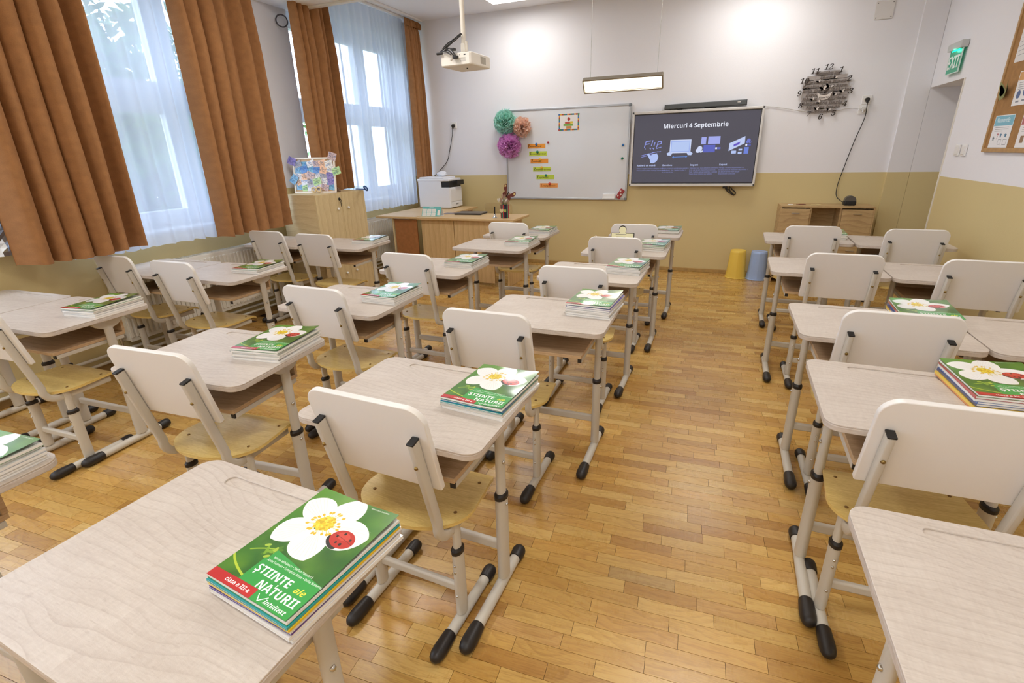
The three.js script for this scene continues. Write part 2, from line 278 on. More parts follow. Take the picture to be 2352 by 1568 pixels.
// ================================================================== CURTAINS
function drape(z0, z1, y0, y1, { folds, amp, x, xb = x, seed, flare = 0, head = 0.12 }) {   // pleated cloth; returns geometry
  const R = rng(seed), nu = folds * 14, nv = 30, wts = []; let tot = 0;
  for (let i = 0; i < folds; i++) { const w = 0.6 + 0.9 * R(); wts.push(w); tot += w; }
  const cum = [0]; wts.forEach((w) => cum.push(cum.at(-1) + w / tot)); const am = wts.map(() => 0.6 + 0.6 * R()), ph = R() * 6;
  const pos = [], uv = [], idx = [];
  for (let j = 0; j <= nv; j++) { const v = j / nv, y = y1 + (y0 - y1) * v, grow = 0.55 + 0.45 * Math.min(1, v * 3);
    for (let i = 0; i <= nu; i++) { const u = i / nu; let k = 0; while (k < folds - 1 && u > cum[k + 1]) k++;
      const f = (u - cum[k]) / (cum[k + 1] - cum[k]), th = f * 2 * Math.PI, A = amp * am[k] * grow * (v < 0.05 ? 0.5 : 1);
      const wob = 0.12 * amp * Math.sin(v * 5 + u * 9 + ph) + 0.06 * amp * Math.sin(u * 60 + v * 3);
      const fl = flare * v * (u - 0.5);
      pos.push(x + (xb - x) * Math.max(0, Math.min(1, (v - 0.45) / 0.25)) + A * (1 - Math.cos(th)) * 0.5 * 2 - amp * 0.6 + wob, y + (j === nv ? 0.006 * Math.sin(th + k) : 0), z0 + (z1 - z0) * u + fl + A * 0.42 * Math.sin(th) * Math.sin(Math.PI * u + 0.4));
      uv.push(u * (z1 - z0) * 2, y); } }
  for (let j = 0; j < nv; j++) for (let i = 0; i < nu; i++) { const a = j * (nu + 1) + i; idx.push(a, a + nu + 1, a + 1, a + 1, a + nu + 1, a + nu + 2); }
  const g = new THREE.BufferGeometry(); g.setAttribute('position', new THREE.Float32BufferAttribute(pos, 3)); g.setAttribute('uv', new THREE.Float32BufferAttribute(uv, 2)); g.setIndex(idx); g.computeVertexNormals(); return g;
}
function curtain(label, z0, z1, y0, opt) {
  const t = thing('curtain', label, 'curtain', [0, 0, 0], 0);
  part('fabric', drape(z0, z1, y0, YC - 0.03, opt), M.curtain, t);
  part('heading_tape', drape(z0, z1, YC - 0.11, YC - 0.028, { ...opt, xb: opt.x, amp: opt.amp * 0.55, folds: opt.folds * 2, x: opt.x - 0.004 }), M.curtain, t);
}
curtain('wide brown curtain with deep folds beside the dado corner nearest the radiator end', -1.62, -2.38, 0.86, { folds: 6, amp: 0.1, x: -3.735, seed: 3, flare: 0 });
curtain('brown curtain hanging between the sheer and the white pier beside the wooden cupboard', -2.96, -3.72, 0.825, { folds: 6, amp: 0.06, x: -3.735, seed: 8, flare: -0.05 });
curtain('narrow brown curtain falling onto the cupboard with the photo board', -4.14, -4.64, 1.092, { folds: 6, amp: 0.045, x: -3.75, seed: 12 });
curtain('narrow brown curtain in the room corner behind the printer', -6.02, -6.34, 0.83, { folds: 5, amp: 0.035, x: -3.735, seed: 15 });
function sheer(label, z0, z1, y0, opt) { const m = solo('sheer_curtain', label, 'sheer curtain', drape(z0, z1, y0, YC - 0.03, opt), M.sheer); return m; }
sheer('translucent white sheer curtain before the window with the garden trees', -1.95, -3.65, 0.825, { folds: 15, amp: 0.022, x: -3.84, seed: 21 });
sheer('translucent white sheer curtain behind the printer and the teacher desk', -4.5, -6.1, 0.8, { folds: 17, amp: 0.025, x: -3.82, seed: 22 });
for (const [z0, z1, w] of [[-1.75, -3.93, 'garden window'], [-4.43, -6.36, 'window behind the cupboard']]) {
  const t = thing('curtain_rail', 'slim white double curtain rail on the ceiling over the ' + w, 'curtain rail', [0, 0, 0]);
  part('track', rbox(0.03, 0.022, z0 - z1, 0.004, -3.71, YC - 0.012, (z0 + z1) / 2), M.plastic, t);
  part('track', rbox(0.03, 0.022, z0 - z1, 0.004, -3.82, YC - 0.012, (z0 + z1) / 2), M.plastic, t);
}
{ const t = solo('cable_loop', 'dark cable loop sticking out of the white pier below the beam', 'cable', new THREE.TorusGeometry(0.05, 0.006, 8, 24).rotateY(0.9).translate(0, 0, 0), std('#4d4a52', 0.5), [-3.94, 2.60, -4.22]); }

// ================================================================== RADIATORS
function radiator(label, z0, z1, y0, y1) {
  const x = -3.952, d = 0.1, t = thing('radiator', label, 'radiator', [x, 0, (z0 + z1) / 2], 0), W = Math.abs(z1 - z0), n = Math.round(W / 0.035);
  const sh = []; for (let i = 0; i < n; i++) { const z = -W / 2 + (W * (i + 0.5)) / n; sh.push(rbox(0.012, y1 - y0 - 0.06, (W / n) * 0.62, 0.005, d / 2 - 0.002, (y0 + y1) / 2, z, 1)); }
  part('front_panel', merge([rbox(0.014, y1 - y0, W, 0.005, d / 2 - 0.012, (y0 + y1) / 2, 0), ...sh]), M.radiator, t);
  part('rear_panel', rbox(0.014, y1 - y0, W, 0.005, -d / 2 + 0.012, (y0 + y1) / 2, 0), M.radiator, t);
  const gr = []; for (let i = 0; i < n; i++) gr.push(box(d - 0.03, 0.006, (W / n) * 0.5, 0, y1 + 0.002, -W / 2 + (W * (i + 0.5)) / n));
  part('top_grille', merge([...gr, box(0.01, 0.008, W, d / 2 - 0.012, y1, 0), box(0.01, 0.008, W, -d / 2 + 0.012, y1, 0)]), M.radiator, t);
  for (const s of [-1, 1]) part('side_cover', rbox(d - 0.02, y1 - y0 - 0.02, 0.006, 0.002, 0, (y0 + y1) / 2, s * (W / 2 + 0.001)), M.radiator, t);
  const v = part('valve', merge([cyl(0.014, 0.014, 0.06, 0, y0 + 0.04, W / 2 + 0.04, 12).rotateX(0), cyl(0.018, 0.018, 0.05, 0.0, y0 + 0.085, W / 2 + 0.04, 12), cyl(0.008, 0.008, y0 + 0.02, 0, (y0 + 0.02) / 2, W / 2 + 0.04, 10), box(0.016, 0.016, 0.05, 0, y0 + 0.045, W / 2 + 0.02)]), M.chrome, t);
  return t;
}
radiator('white ribbed panel radiator below the garden window beside the desk pairs', -3.5, -2.16, 0.17, 0.682);
radiator('white ribbed panel radiator between the cupboard and the teacher desk', -5.95, -4.72, 0.165, 0.69);
for (const y of [0.07, 0.12]) solo('heating_pipe', y < 0.1 ? 'lower white heating pipe running along the window wall' : 'upper white heating pipe running along the window wall', 'pipe', new THREE.CylinderGeometry(0.011, 0.011, 8.2, 12).rotateX(Math.PI / 2), M.radiator, [-3.955, y, -2.1], 'heating pipes on the window wall');

// ================================================================== DESKS AND CHAIRS
const capShape = (len, r) => { // plastic foot cap lying along +z: a bulbous sleeve with a rounded nose
  const pr = [[0, 0], [1.16, 0], [1.2, 0.04], [1.3, 0.35], [1.34, 0.6], [1.26, 0.78], [1.02, 0.91], [0.62, 0.98], [0, 1]].map(([q, z]) => new THREE.Vector2(q * r, z * len));
  const g = new THREE.LatheGeometry(pr, 18).rotateX(Math.PI / 2), p = g.attributes.position;
  for (let i = 0; i < p.count; i++) if (p.getY(i) < 0) p.setY(i, p.getY(i) * 0.86);
  g.computeVertexNormals(); return g;
};
const OV = 1.42;   // the tubes are flat ovals, longer along z
const ov = (r0, r1, h, x, y, z) => cyl(r0, r1, h, 0, 0, 0, 22).scale(1, 1, OV).translate(x, y, z);
const telescope = (x, z, yTop, yRing, yBot, rTop, rLow) => ({ upper: ov(rTop, rTop, yTop - yRing + 0.02, x, (yTop + yRing - 0.02) / 2, z), lower: ov(rLow, rLow, yRing - yBot, x, (yRing + yBot) / 2, z), ring: merge([ov(rLow * 1.1, rLow * 1.1, 0.012, x, yRing + 0.002, z), ov(rTop * 1.15, rLow * 1.05, 0.008, x, yRing + 0.012, z)]) });
function footSet(t, x, zf, zn, r, y, capN, capF) {   // rail along z with a cap at each end
  const rail = part('foot_rail', new THREE.CylinderGeometry(r, r, zn - zf - capN - capF + 0.02, 18).rotateX(Math.PI / 2).translate(x, y, (zn - capN + zf + capF) / 2), M.metal, t);
  part('foot_cap', capShape(capN, r).translate(x, y, zn - capN), M.black, rail);
  part('foot_cap', capShape(capF, r).rotateY(Math.PI).translate(x, y, zf + capF), M.black, rail);
}
const DW = 0.6, DD = 0.482, DH = 0.715;
function makeDesk(name) {
  const t = thing(name, '', 'desk');
  { const out = rshape(DW, DD, 0.042); const top = out.clone(); const slot = rshape(0.36, 0.03, 0.014, 0, DD / 2 - 0.048); top.holes.push(new THREE.Path(slot.getPoints(6)));
    const g = merge([extr(out, 0.018, 0.003, 8).translate(0, 0, DH - 0.022), extr(top, 0.0045, 0.0012, 8).translate(0, 0, DH - 0.0045)].map((q) => q.rotateX(-Math.PI / 2)));
    part('table_top', metres(g, 'x'), M.desk, t); }
  for (const s of [-1, 1]) {
    const x = s * (DW / 2 - 0.073), z = -0.05, k = telescope(x, z, DH - 0.05, 0.37, 0.04, 0.0145, 0.0195);
    const post = part('leg', k.lower, M.metal, t); part('upper_tube', k.upper, M.metal, post); part('ring', k.ring, M.black, post);
    part('screw', new THREE.SphereGeometry(0.006, 8, 6).translate(x + s * 0.02, 0.345, z + 0.004), M.chrome, post); part('screw', new THREE.SphereGeometry(0.007, 8, 6).translate(x + s * 0.014, 0.505, z + 0.006), M.chrome, post);
    const b = new THREE.Shape(); b.moveTo(-0.075, 0); b.lineTo(0.075, 0); b.quadraticCurveTo(0.07, -0.05, 0.0, -0.055); b.quadraticCurveTo(-0.07, -0.05, -0.075, 0);
    part('bracket', extr(b, 0.026, 0.003, 6).rotateY(Math.PI / 2).translate(x - 0.013, DH - 0.023, z), M.metal, t);
    footSet(t, x, -0.205, 0.255, 0.0185, 0.022, 0.1, 0.06);
  }
  part('crossbar', rbox(DW - 0.17, 0.036, 0.022, 0.008, 0, 0.165, -0.05), M.metal, t);
  const sh = part('shelf', metres(rbox(0.41, 0.016, 0.33, 0.002, 0, 0.585, 0.03), 'x'), M.shelf, t);
  part('back_panel', metres(rbox(0.41, 0.105, 0.014, 0.002, 0, 0.645, -0.13), 'x'), M.shelf, sh);
  for (const s of [-1, 1]) { const r = part('shelf_rail', rbox(0.018, 0.018, 0.31, 0.002, s * 0.196, 0.567, 0.03), M.metal, sh); }
  for (const s of [-1, 1]) part('rail_cap', box(0.016, 0.016, 0.006, s * 0.196, 0.567, 0.188), M.black, sh);
  return t;
}
function seatGeo() {
  const nu = 20, nv = 22, pos = [], idx = [], y0 = 0.412, th = 0.012;
  const half = (v) => { if (v < 0.06) return 0.165 + 0.012 * Math.sqrt(Math.min(1, v / 0.06)); const z = -0.19 + v * 0.335; if (z < 0.0) return 0.177 + 0.018 * ((z + 0.17) / 0.17); const k = z / 0.145; return 0.195 * Math.pow(Math.max(0, 1 - Math.pow(k, 2.3)), 0.5); };
  for (const lay of [0, 1]) for (let j = 0; j <= nv; j++) for (let i = 0; i <= nu; i++) { const v = 1 - Math.pow(1 - j / nv, 1.6), u = (i / nu) * 2 - 1, z = -0.19 + v * 0.335, x = u * half(v); const dish = -0.007 * (1 - u * u) * Math.sin(Math.PI * Math.min(1, v * 1.05)) - 0.02 * Math.pow(Math.max(0, (0.14 - v) / 0.14), 2); pos.push(x, y0 + dish - lay * th, z); }
  const N = (nu + 1) * (nv + 1), at = (l, i, j) => l * N + j * (nu + 1) + i;
  for (let j = 0; j < nv; j++) for (let i = 0; i < nu; i++) { idx.push(at(0, i, j), at(0, i, j + 1), at(0, i + 1, j), at(0, i + 1, j), at(0, i, j + 1), at(0, i + 1, j + 1)); idx.push(at(1, i, j), at(1, i + 1, j), at(1, i, j + 1), at(1, i + 1, j), at(1, i + 1, j + 1), at(1, i, j + 1)); }
  for (let j = 0; j < nv; j++) { idx.push(at(0, 0, j), at(1, 0, j), at(0, 0, j + 1), at(0, 0, j + 1), at(1, 0, j), at(1, 0, j + 1), at(0, nu, j), at(0, nu, j + 1), at(1, nu, j), at(0, nu, j + 1), at(1, nu, j + 1), at(1, nu, j)); }
  for (let i = 0; i < nu; i++) idx.push(at(0, i, 0), at(0, i + 1, 0), at(1, i, 0), at(0, i + 1, 0), at(1, i + 1, 0), at(1, i, 0));
  const g = new THREE.BufferGeometry(); g.setAttribute('position', new THREE.Float32BufferAttribute(pos, 3)); g.setIndex(idx);
  return metres(toCreasedNormals(g, 0.7), 'x');
}
function makeChair(name) {
  const t = thing(name, '', 'chair'), lean = rad(13);
  const seat = part('seat', seatGeo(), M.seat, t);
  const brass = std('#8a6a3c', 0.4, { metalness: 0.6 }); for (const [x, z] of [[-0.15, -0.12], [0.15, -0.12], [-0.15, 0.035], [0.15, 0.035]]) part('screw', new THREE.SphereGeometry(0.006, 8, 5).scale(1, 0.4, 1).translate(x, 0.411, z), brass, seat);
  const Q = new THREE.Matrix4().makeTranslation(0, 0.385, 0.118).multiply(new THREE.Matrix4().makeRotationX(lean));
  const P = (y, z) => { const v = V3(0, y, z).applyMatrix4(Q); return [v.y, v.z]; };
  const bk = extr(rshape(0.375, 0.275, [0.006, 0.006, 0.05, 0.05], 0, 0.3295), 0.017, 0.0025, 10).translate(0, 0, -0.0335).applyMatrix4(Q);
  const back = part('backrest', metres(bk, 'x'), M.panel, t);
  for (const s of [-1, 1]) {
    const path = []; for (const y of [0.375, 0.3, 0.2, 0.12, 0.06]) path.push(P(y, 0)); const e = P(0.06, 0);
    for (let k = 1; k <= 7; k++) { const a = (k / 7) * (Math.PI / 2 + lean) - lean; path.push([e[0] - 0.055 * (Math.sin(a) + Math.sin(lean)), e[1] - 0.055 * (Math.cos(lean) - Math.cos(a)) * 1]); }
    const l = path.at(-1); path.push([l[0], l[1] - 0.08], [l[0], -0.15]);
    const b = part('back_strut', barYZ(path, 0.02, 0.03, s * 0.152), M.metal, t);
    part('end_cap', rbox(0.021, 0.006, 0.031, 0.002, s * 0.152, 0.378, 0).applyMatrix4(Q), M.blackSoft, b);
    part('bolt', new THREE.SphereGeometry(0.006, 8, 6).translate(s * 0.152, 0.3, 0.0155).applyMatrix4(Q), std('#8d7442', 0.35, { metalness: 0.8 }), b);
    const k = telescope(s * 0.158, 0.05, 0.4, 0.285, 0.04, 0.0115, 0.0165);
    const post = part('leg', k.lower, M.metal, t); part('upper_tube', k.upper, M.metal, post); part('ring', k.ring, M.black, post);
    for (const y of [0.215, 0.24, 0.12]) part('screw', new THREE.SphereGeometry(0.0045, 8, 6).translate(s * 0.158, y, 0.05 + 0.0165 * OV), M.chrome, post);
    footSet(t, s * 0.158, -0.165, 0.228, 0.0175, 0.021, 0.1, 0.06);
  }
  part('crossbar', rbox(0.3, 0.032, 0.02, 0.008, 0, 0.135, 0.05), M.metal, t);
  return t;
}
const ROWS = ['first', 'second', 'third', 'fourth', 'fifth', 'sixth'];
const COLS = { A: 'against the radiators', B: 'beside the radiator-side desks', C: 'facing the teacher desk', D: 'facing the whiteboard', E: 'on the bin side', F: 'against the corkboard wall' };
// column, row from the front wall (0 = first), x, z, turn in degrees; stack: books, chair: [x, z of the back's top edge, turn]
const DESKS = [
  ['D', 0, -0.57, -4.64, 0.1, [-0.615, -4.2, 0]], ['D', 1, -0.604, -3.80, 0.4, [-0.643, -3.52, 0.3]], ['D', 2, -0.668, -2.999, -0.6, [-0.675, -2.524, 0]], ['D', 3, -0.68, -2.133, 0.5, [-0.793, -1.672, -0.7]], ['D', 4, -0.782, -1.187, -1.4, [-0.788, -0.92, -2.6]], ['D', 5, -0.829, -0.459, -3.0, null],
  ['C', 0, -1.663, -4.382, -0.4, [-1.678, -4.09, -2]], ['C', 1, -1.643, -3.757, -0.7, null], ['C', 2, -1.721, -2.892, -0.3, [-1.764, -2.62, -2.4]], ['C', 3, -1.732, -2.047, 1.0, [-1.733, -1.776, -1.8]], ['C', 4, -1.718, -1.253, 4.0, [-1.674, -0.961, 3]], ['C', 5, -1.79, -0.345, 0, null],
  ['B', 0, -2.941, -3.49, 2.4, [-2.956, -3.136, -0.9]], ['B', 1, -2.996, -2.352, 1.8, [-3.053, -2.026, 0]], ['B', 2, -3.007, -1.393, 2.1, [-2.96, -1.06, 2]],
  ['A', 0, -3.55, -3.46, 2.4, [-3.505, -3.18, 0]], ['A', 1, -3.603, -2.335, 1.8, [-3.66, -2.06, 0]], ['A', 2, -3.617, -1.37, 2.1, null],
  ['E', 0, 0.679, -4.64, -1.5, [0.68, -4.36, 0.4]], ['E', 1, 0.641, -3.515, -1.3, [0.687, -3.242, 0]], ['E', 2, 0.657, -2.375, -0.2, [0.662, -2.10, 1.1]], ['E', 3, 0.637, -1.637, -1.1, [0.602, -1.33, 1]], ['E', 4, 0.615, -0.809, 0, null],
  ['F', 0, 1.29, -4.60, -1.5, [1.312, -4.32, 0]], ['F', 1, 1.249, -3.50, -1.3, [1.31, -3.215, -2]], ['F', 2, 1.263, -2.37, 0, null],
];
let desk0, chair0; const deskAt = {};
for (const [c, r, x, z, a, ch] of DESKS) {
  const where = `${ROWS[r]} desk from the front ${COLS[c]}`, dl = `white-topped school desk, ${ROWS[r]} from the front wall, ${COLS[c]}`, turn = rad(a);
  if (!desk0) { desk0 = makeDesk('school_desk'); desk0.position.set(x, 0, z); desk0.rotation.y = turn; desk0.userData.label = dl; desk0.userData.group = 'single school desks'; }
  else dup(desk0, [x, 0, z], turn, dl, 'single school desks');
  deskAt[c + r] = { x, z, turn, where };
  if (ch) {
    const ct = rad(ch[2]), cz = Math.max(ch[1], z + 0.272), px = ch[0] - Math.sin(ct) * 0.19, pz = cz - Math.cos(ct) * 0.19, cl = `white-backed chair at the ${where}`;
    if (!chair0) { chair0 = makeChair('school_chair'); chair0.position.set(px, 0, pz); chair0.rotation.y = ct; chair0.userData.label = cl; chair0.userData.group = 'school chairs'; }
    else dup(chair0, [px, 0, pz], ct, cl, 'school chairs');
  }
}
// ------------------------------------------------------------------ schoolbooks
const coverTex = canvasTex(800, 1060, (g, w, h) => {
  const R = rng(9);
  let gr = g.createLinearGradient(0, 0, w, h); gr.addColorStop(0, '#5f9a2e'); gr.addColorStop(0.35, '#3f7d22'); gr.addColorStop(0.7, '#2f6b24'); gr.addColorStop(1, '#3c8a2c'); g.fillStyle = gr; g.fillRect(0, 0, w, h);
  for (let i = 0; i < 90; i++) { const x = R() * w, y = R() * h, r = 40 + 120 * R(); const q = g.createRadialGradient(x, y, 0, x, y, r); const c = R() > 0.55 ? '140,180,50' : '30,80,30'; q.addColorStop(0, `rgba(${c},0.28)`); q.addColorStop(1, `rgba(${c},0)`); g.fillStyle = q; g.fillRect(x - r, y - r, 2 * r, 2 * r); }
  // stem with buds
  g.lineCap = 'round'; g.strokeStyle = '#b9cf3a'; g.lineWidth = 16; g.beginPath(); g.moveTo(0, h * 0.8); g.quadraticCurveTo(w * 0.1, h * 0.86, w * 0.3, h * 0.9); g.stroke();
  g.strokeStyle = '#9fc23a'; g.lineWidth = 12; g.beginPath(); g.moveTo(w * 0.08, h * 0.72); g.quadraticCurveTo(w * 0.2, h * 0.66, w * 0.34, h * 0.64); g.stroke();
  for (let i = 0; i < 14; i++) { g.fillStyle = ['#7fae2f', '#a9c744', '#4f8424'][i % 3]; g.beginPath(); g.ellipse(w * (0.16 + 0.2 * R()), h * (0.62 + 0.1 * R()), 26, 13, R() * 3, 0, 7); g.fill(); }
  const cx = w * 0.42, cy = h * 0.30;
  const petal = (x, y, rx, ry, a) => { g.save(); g.translate(x, y); g.rotate(a); g.fillStyle = '#fbfbf8'; g.beginPath(); g.moveTo(-rx * 0.95, 0); g.bezierCurveTo(-rx * 0.9, -ry * 1.15, rx * 0.4, -ry * 1.3, rx, -ry * 0.35); g.bezierCurveTo(rx * 1.05, ry * 0.4, rx * 0.5, ry * 1.3, -rx * 0.2, ry * 1.05); g.bezierCurveTo(-rx * 0.7, ry * 0.9, -rx * 0.95, ry * 0.5, -rx * 0.95, 0); g.fill();
    g.strokeStyle = 'rgba(205,208,190,0.55)'; g.lineWidth = 2; for (let i = -3; i <= 3; i++) { g.beginPath(); g.moveTo(-rx * 0.8, i * 3); g.quadraticCurveTo(0, i * ry * 0.18, rx * 0.8, i * ry * 0.24); g.stroke(); } g.restore(); };
  petal(w * 0.22, h * 0.215, 165, 128, Math.PI + 0.55); petal(w * 0.225, h * 0.455, 160, 130, Math.PI - 0.75); petal(w * 0.50, h * 0.50, 165, 135, 1.2); petal(w * 0.72, h * 0.315, 185, 150, 0.1); petal(w * 0.50, h * 0.135, 165, 125, -1.1);
  g.fillStyle = '#f2d51c'; g.beginPath(); g.arc(cx, cy, 78, 0, 7); g.fill();
  for (let i = 0; i < 60; i++) { const a = R() * 6.28, r = 80 * Math.sqrt(R()); g.fillStyle = ['#e9c40e', '#f7e34a', '#d8ae08'][i % 3]; g.beginPath(); g.arc(cx + Math.cos(a) * r, cy + Math.sin(a) * r, 8 + 7 * R(), 0, 7); g.fill(); }
  for (let i = 0; i < 20; i++) { const a = i * 0.314 + R() * 0.2, r = 105 + 38 * R(), x = cx + Math.cos(a) * r, y = cy + Math.sin(a) * r; g.strokeStyle = '#ecd955'; g.lineWidth = 4; g.beginPath(); g.moveTo(cx + Math.cos(a) * 70, cy + Math.sin(a) * 70); g.lineTo(x, y); g.stroke(); g.fillStyle = '#e8bd10'; g.beginPath(); g.ellipse(x, y, 15, 11, a, 0, 7); g.fill(); }
  // ladybird
  g.save(); g.translate(w * 0.735, h * 0.365); g.rotate(0.5);
  g.fillStyle = '#1d1a18'; g.beginPath(); g.ellipse(-20, 72, 82, 40, 0.1, 0, 7); g.fill(); g.fillStyle = '#c42a1c'; g.beginPath(); g.ellipse(0, 0, 112, 84, -0.3, 0, 7); g.fill(); g.fillStyle = '#d8493a'; g.beginPath(); g.ellipse(-20, -20, 60, 38, -0.3, 0, 7); g.fill();
  g.strokeStyle = '#7c150f'; g.lineWidth = 4; g.beginPath(); g.moveTo(-105, 25); g.quadraticCurveTo(0, -10, 105, -35); g.stroke(); g.fillStyle = '#1b1414'; for (const [x, y, r] of [[-40, -38, 12], [48, -45, 11], [-58, 18, 10], [40, 30, 13], [0, 48, 10]]) { g.beginPath(); g.arc(x, y, r, 0, 7); g.fill(); } g.restore();
  // title panel
  g.fillStyle = '#37a64a'; g.beginPath(); g.moveTo(w * 0.33, h * 0.645); g.lineTo(w, h * 0.73); g.lineTo(w, h); g.lineTo(0, h); g.lineTo(0, h * 0.985); g.lineTo(w * 0.3, h * 0.93); g.closePath(); g.fill();
  g.fillStyle = '#37a64a'; g.fillRect(w * 0.3, h * 0.73, w * 0.7, h * 0.27);
  g.fillStyle = '#fff'; g.font = '25px sans-serif'; g.fillText('Mirela Mihăescu • Ștefan Pacearcă', w * 0.37, h * 0.71); g.fillText('Anita Dulman • Crenguta Alexe • Otilia Brebenel', w * 0.34, h * 0.742);
  g.font = 'bold 92px sans-serif'; g.fillText('ȘTIINTE', w * 0.33, h * 0.838); { const o = w * 0.33 + g.measureText('ȘTIIN').width + g.measureText('T').width / 2; g.beginPath(); g.moveTo(o - 8, h * 0.846); g.lineTo(o + 8, h * 0.846); g.lineTo(o - 4, h * 0.864); g.closePath(); g.fill(); } g.fillStyle = '#f4e84a'; g.font = 'italic bold 66px sans-serif'; g.fillText('ale', w * 0.81, h * 0.838); g.fillStyle = '#fff'; g.font = 'bold 92px sans-serif'; g.fillText('NATURII', w * 0.49, h * 0.926);
  g.fillStyle = '#c52a2c'; g.fillRect(0, h * 0.928, w * 0.56, h * 0.072); g.fillStyle = '#fff'; g.font = 'bold 44px sans-serif'; g.fillText('clasa a III-a', w * 0.2, h * 0.978);
  g.strokeStyle = '#fff'; g.lineWidth = 7; g.beginPath(); g.moveTo(w * 0.6, h * 0.945); g.lineTo(w * 0.64, h * 0.985); g.lineTo(w * 0.70, h * 0.94); g.stroke(); g.font = 'italic bold 46px sans-serif'; g.fillText('Intuitext', w * 0.69, h * 0.983);
  g.font = '17px sans-serif'; g.fillText('MINISTERUL EDUCATIEI', w * 0.68, h * 0.03);
});
const gloss = { clearcoat: 1, clearcoatRoughness: 0.1 };
const MB = { flower: phy('#ffffff', 0.35, { map: coverTex, ...gloss }) };
const covers = { white: '#e9e7e4', cream: '#e5dfcd', teal: '#159a9b', purple: '#4b2aa0', yellow: '#edc526', blue: '#2563b0', navy: '#223a78', red: '#b83a3f', green: '#3a8a45', orange: '#e08a3a', grey: '#c9c9c8' };
for (const k in covers) MB[k] = phy(covers[k], 0.35, gloss);
const BW = 0.203, BL = 0.256;
function topSheet(seed) {   // the top cover: a sheet that lifts a little at its free edges
  const n = 10, m = 12, R = rng(seed), a = 0.004 + 0.005 * R(), b = R() * 0.008, pos = [], uv = [], idx = [];
  for (const l of [0, 1]) for (let j = 0; j <= m; j++) for (let i = 0; i <= n; i++) { const u = i / n, v = j / m; pos.push((u - 0.5) * BW, 0.0006 - l * 0.0006 + a * Math.pow(u, 3) * (0.4 + 0.6 * (1 - v)) + b * Math.pow(1 - v, 4) + 0.0016 * (1 + Math.sin(u * 6 + seed) * Math.sin(v * 5 + seed * 2)) * Math.min(1, u * 4), (v - 0.5) * BL); uv.push(u, 1 - v); }
  const N = (n + 1) * (m + 1);
  for (let j = 0; j < m; j++) for (let i = 0; i < n; i++) { const q = j * (n + 1) + i; idx.push(q, q + n + 1, q + 1, q + 1, q + n + 1, q + n + 2); const p = q + N; idx.push(p, p + 1, p + n + 1, p + 1, p + n + 2, p + n + 1); }
  const g = new THREE.BufferGeometry(); g.setAttribute('position', new THREE.Float32BufferAttribute(pos, 3)); g.setAttribute('uv', new THREE.Float32BufferAttribute(uv, 2)); g.setIndex(idx); g.computeVertexNormals(); return g;
}
const pageGeo = {}, wrapGeo = {};
function pagesFor(t) { const k = t.toFixed(4); return pageGeo[k] ??= metres(rbox(BW - 0.001, t - 0.0014, BL - 0.0012, 0.0006, 0.0004, t / 2, 0, 1)); }
function wrapFor(t) { const k = t.toFixed(4); return wrapGeo[k] ??= merge([box(BW, 0.0007, BL, 0, t - 0.0004, 0), box(BW, 0.0007, BL, 0, 0.0004, 0), box(0.0012, t, BL, -BW / 2 - 0.0004, t / 2, 0)]); }
const STACKS = {  // desk: [dx, dz, turn, covers from the bottom up]
  D5: [0.204, -0.075, -4, 'white white purple* white yellow* teal* flower'], D4: [0.196, -0.075, -3, 'white cream white* teal* blue* flower'], D3: [0.198, -0.09, -4, 'white white cream white white purple flower'], D2: [0.19, -0.09, -5, 'white cream white white white flower'], D1: [0.185, -0.085, -6, 'white white cream white green flower'], D0: [0.18, -0.09, -2, 'white cream white flower'],
  C5: [0.185, -0.09, 3, 'white white grey white cream flower'], C4: [0.184, -0.09, 3, 'white white white cream grey flower'], C3: [0.195, -0.08, -3, 'white white white white flower'], C2: [0.189, -0.1, -1, 'white white white grey flower'], C1: [0.19, -0.07, 1, 'white cream white grey flower'], C0: [0.185, -0.06, 0, 'white white blue cream flower'],
  B2: [0.165, -0.1, 5, 'white white grey cream flower'], B1: [0.168, -0.1, 3, 'white white white flower'], B0: [0.172, -0.11, 1, 'white grey white flower'],
  E3: [0.172, -0.1, 3, 'orange yellow navy blue white red flower'], E2: [0.19, -0.12, -3, 'cream yellow navy blue red flower'], E1: [0.18, -0.12, -2, 'white cream white flower'], E0: [0.18, -0.09, -2, 'white grey white white flower'],
};
{
  const R = rng(404);
  for (const [key, [dx, dz, a, list]] of Object.entries(STACKS)) {
    const d = deskAt[key], cs = list.split(' '); let y = DH + 0.0004; const base = d.turn + rad(a);
    const wx = d.x + dx * Math.cos(d.turn) + dz * Math.sin(d.turn), wz = d.z - dx * Math.sin(d.turn) + dz * Math.cos(d.turn);
    cs.forEach((cc, i) => {
      const c = cc.replace('*', ''), flip = cc.endsWith('*') ? Math.PI : 0;
      const th = flip ? 0.0042 : [0.006, 0.0075, 0.0085, 0.0065][Math.floor(R() * 4)], top = i === cs.length - 1;
      const lab = top ? `flower-cover textbook atop the stack on the ${d.where}` : `${c} schoolbook, ${i ? ['', 'second', 'third', 'fourth', 'fifth', 'sixth'][i] + ' from bottom' : 'bottommost'}, on the ${d.where}`;
      const b = thing('schoolbook', lab, 'book', [wx + (R() - 0.5) * 0.008, y, wz + (R() - 0.5) * 0.008], base + flip + (R() - 0.5) * 0.04, 'schoolbooks on the desks');
      part('pages', pagesFor(th), M.pages, b);
      if (top) { part('cover', topSheet(i * 7 + key.charCodeAt(0) + key.charCodeAt(1) * 3).translate(0, th, 0), MB.flower, b); part('back_cover', box(BW, 0.0007, BL, 0, 0.0004, 0), MB.green, b); }
      else part('cover', wrapFor(th), MB[c], b);
      y += th + 0.0006;
    });
  }
}

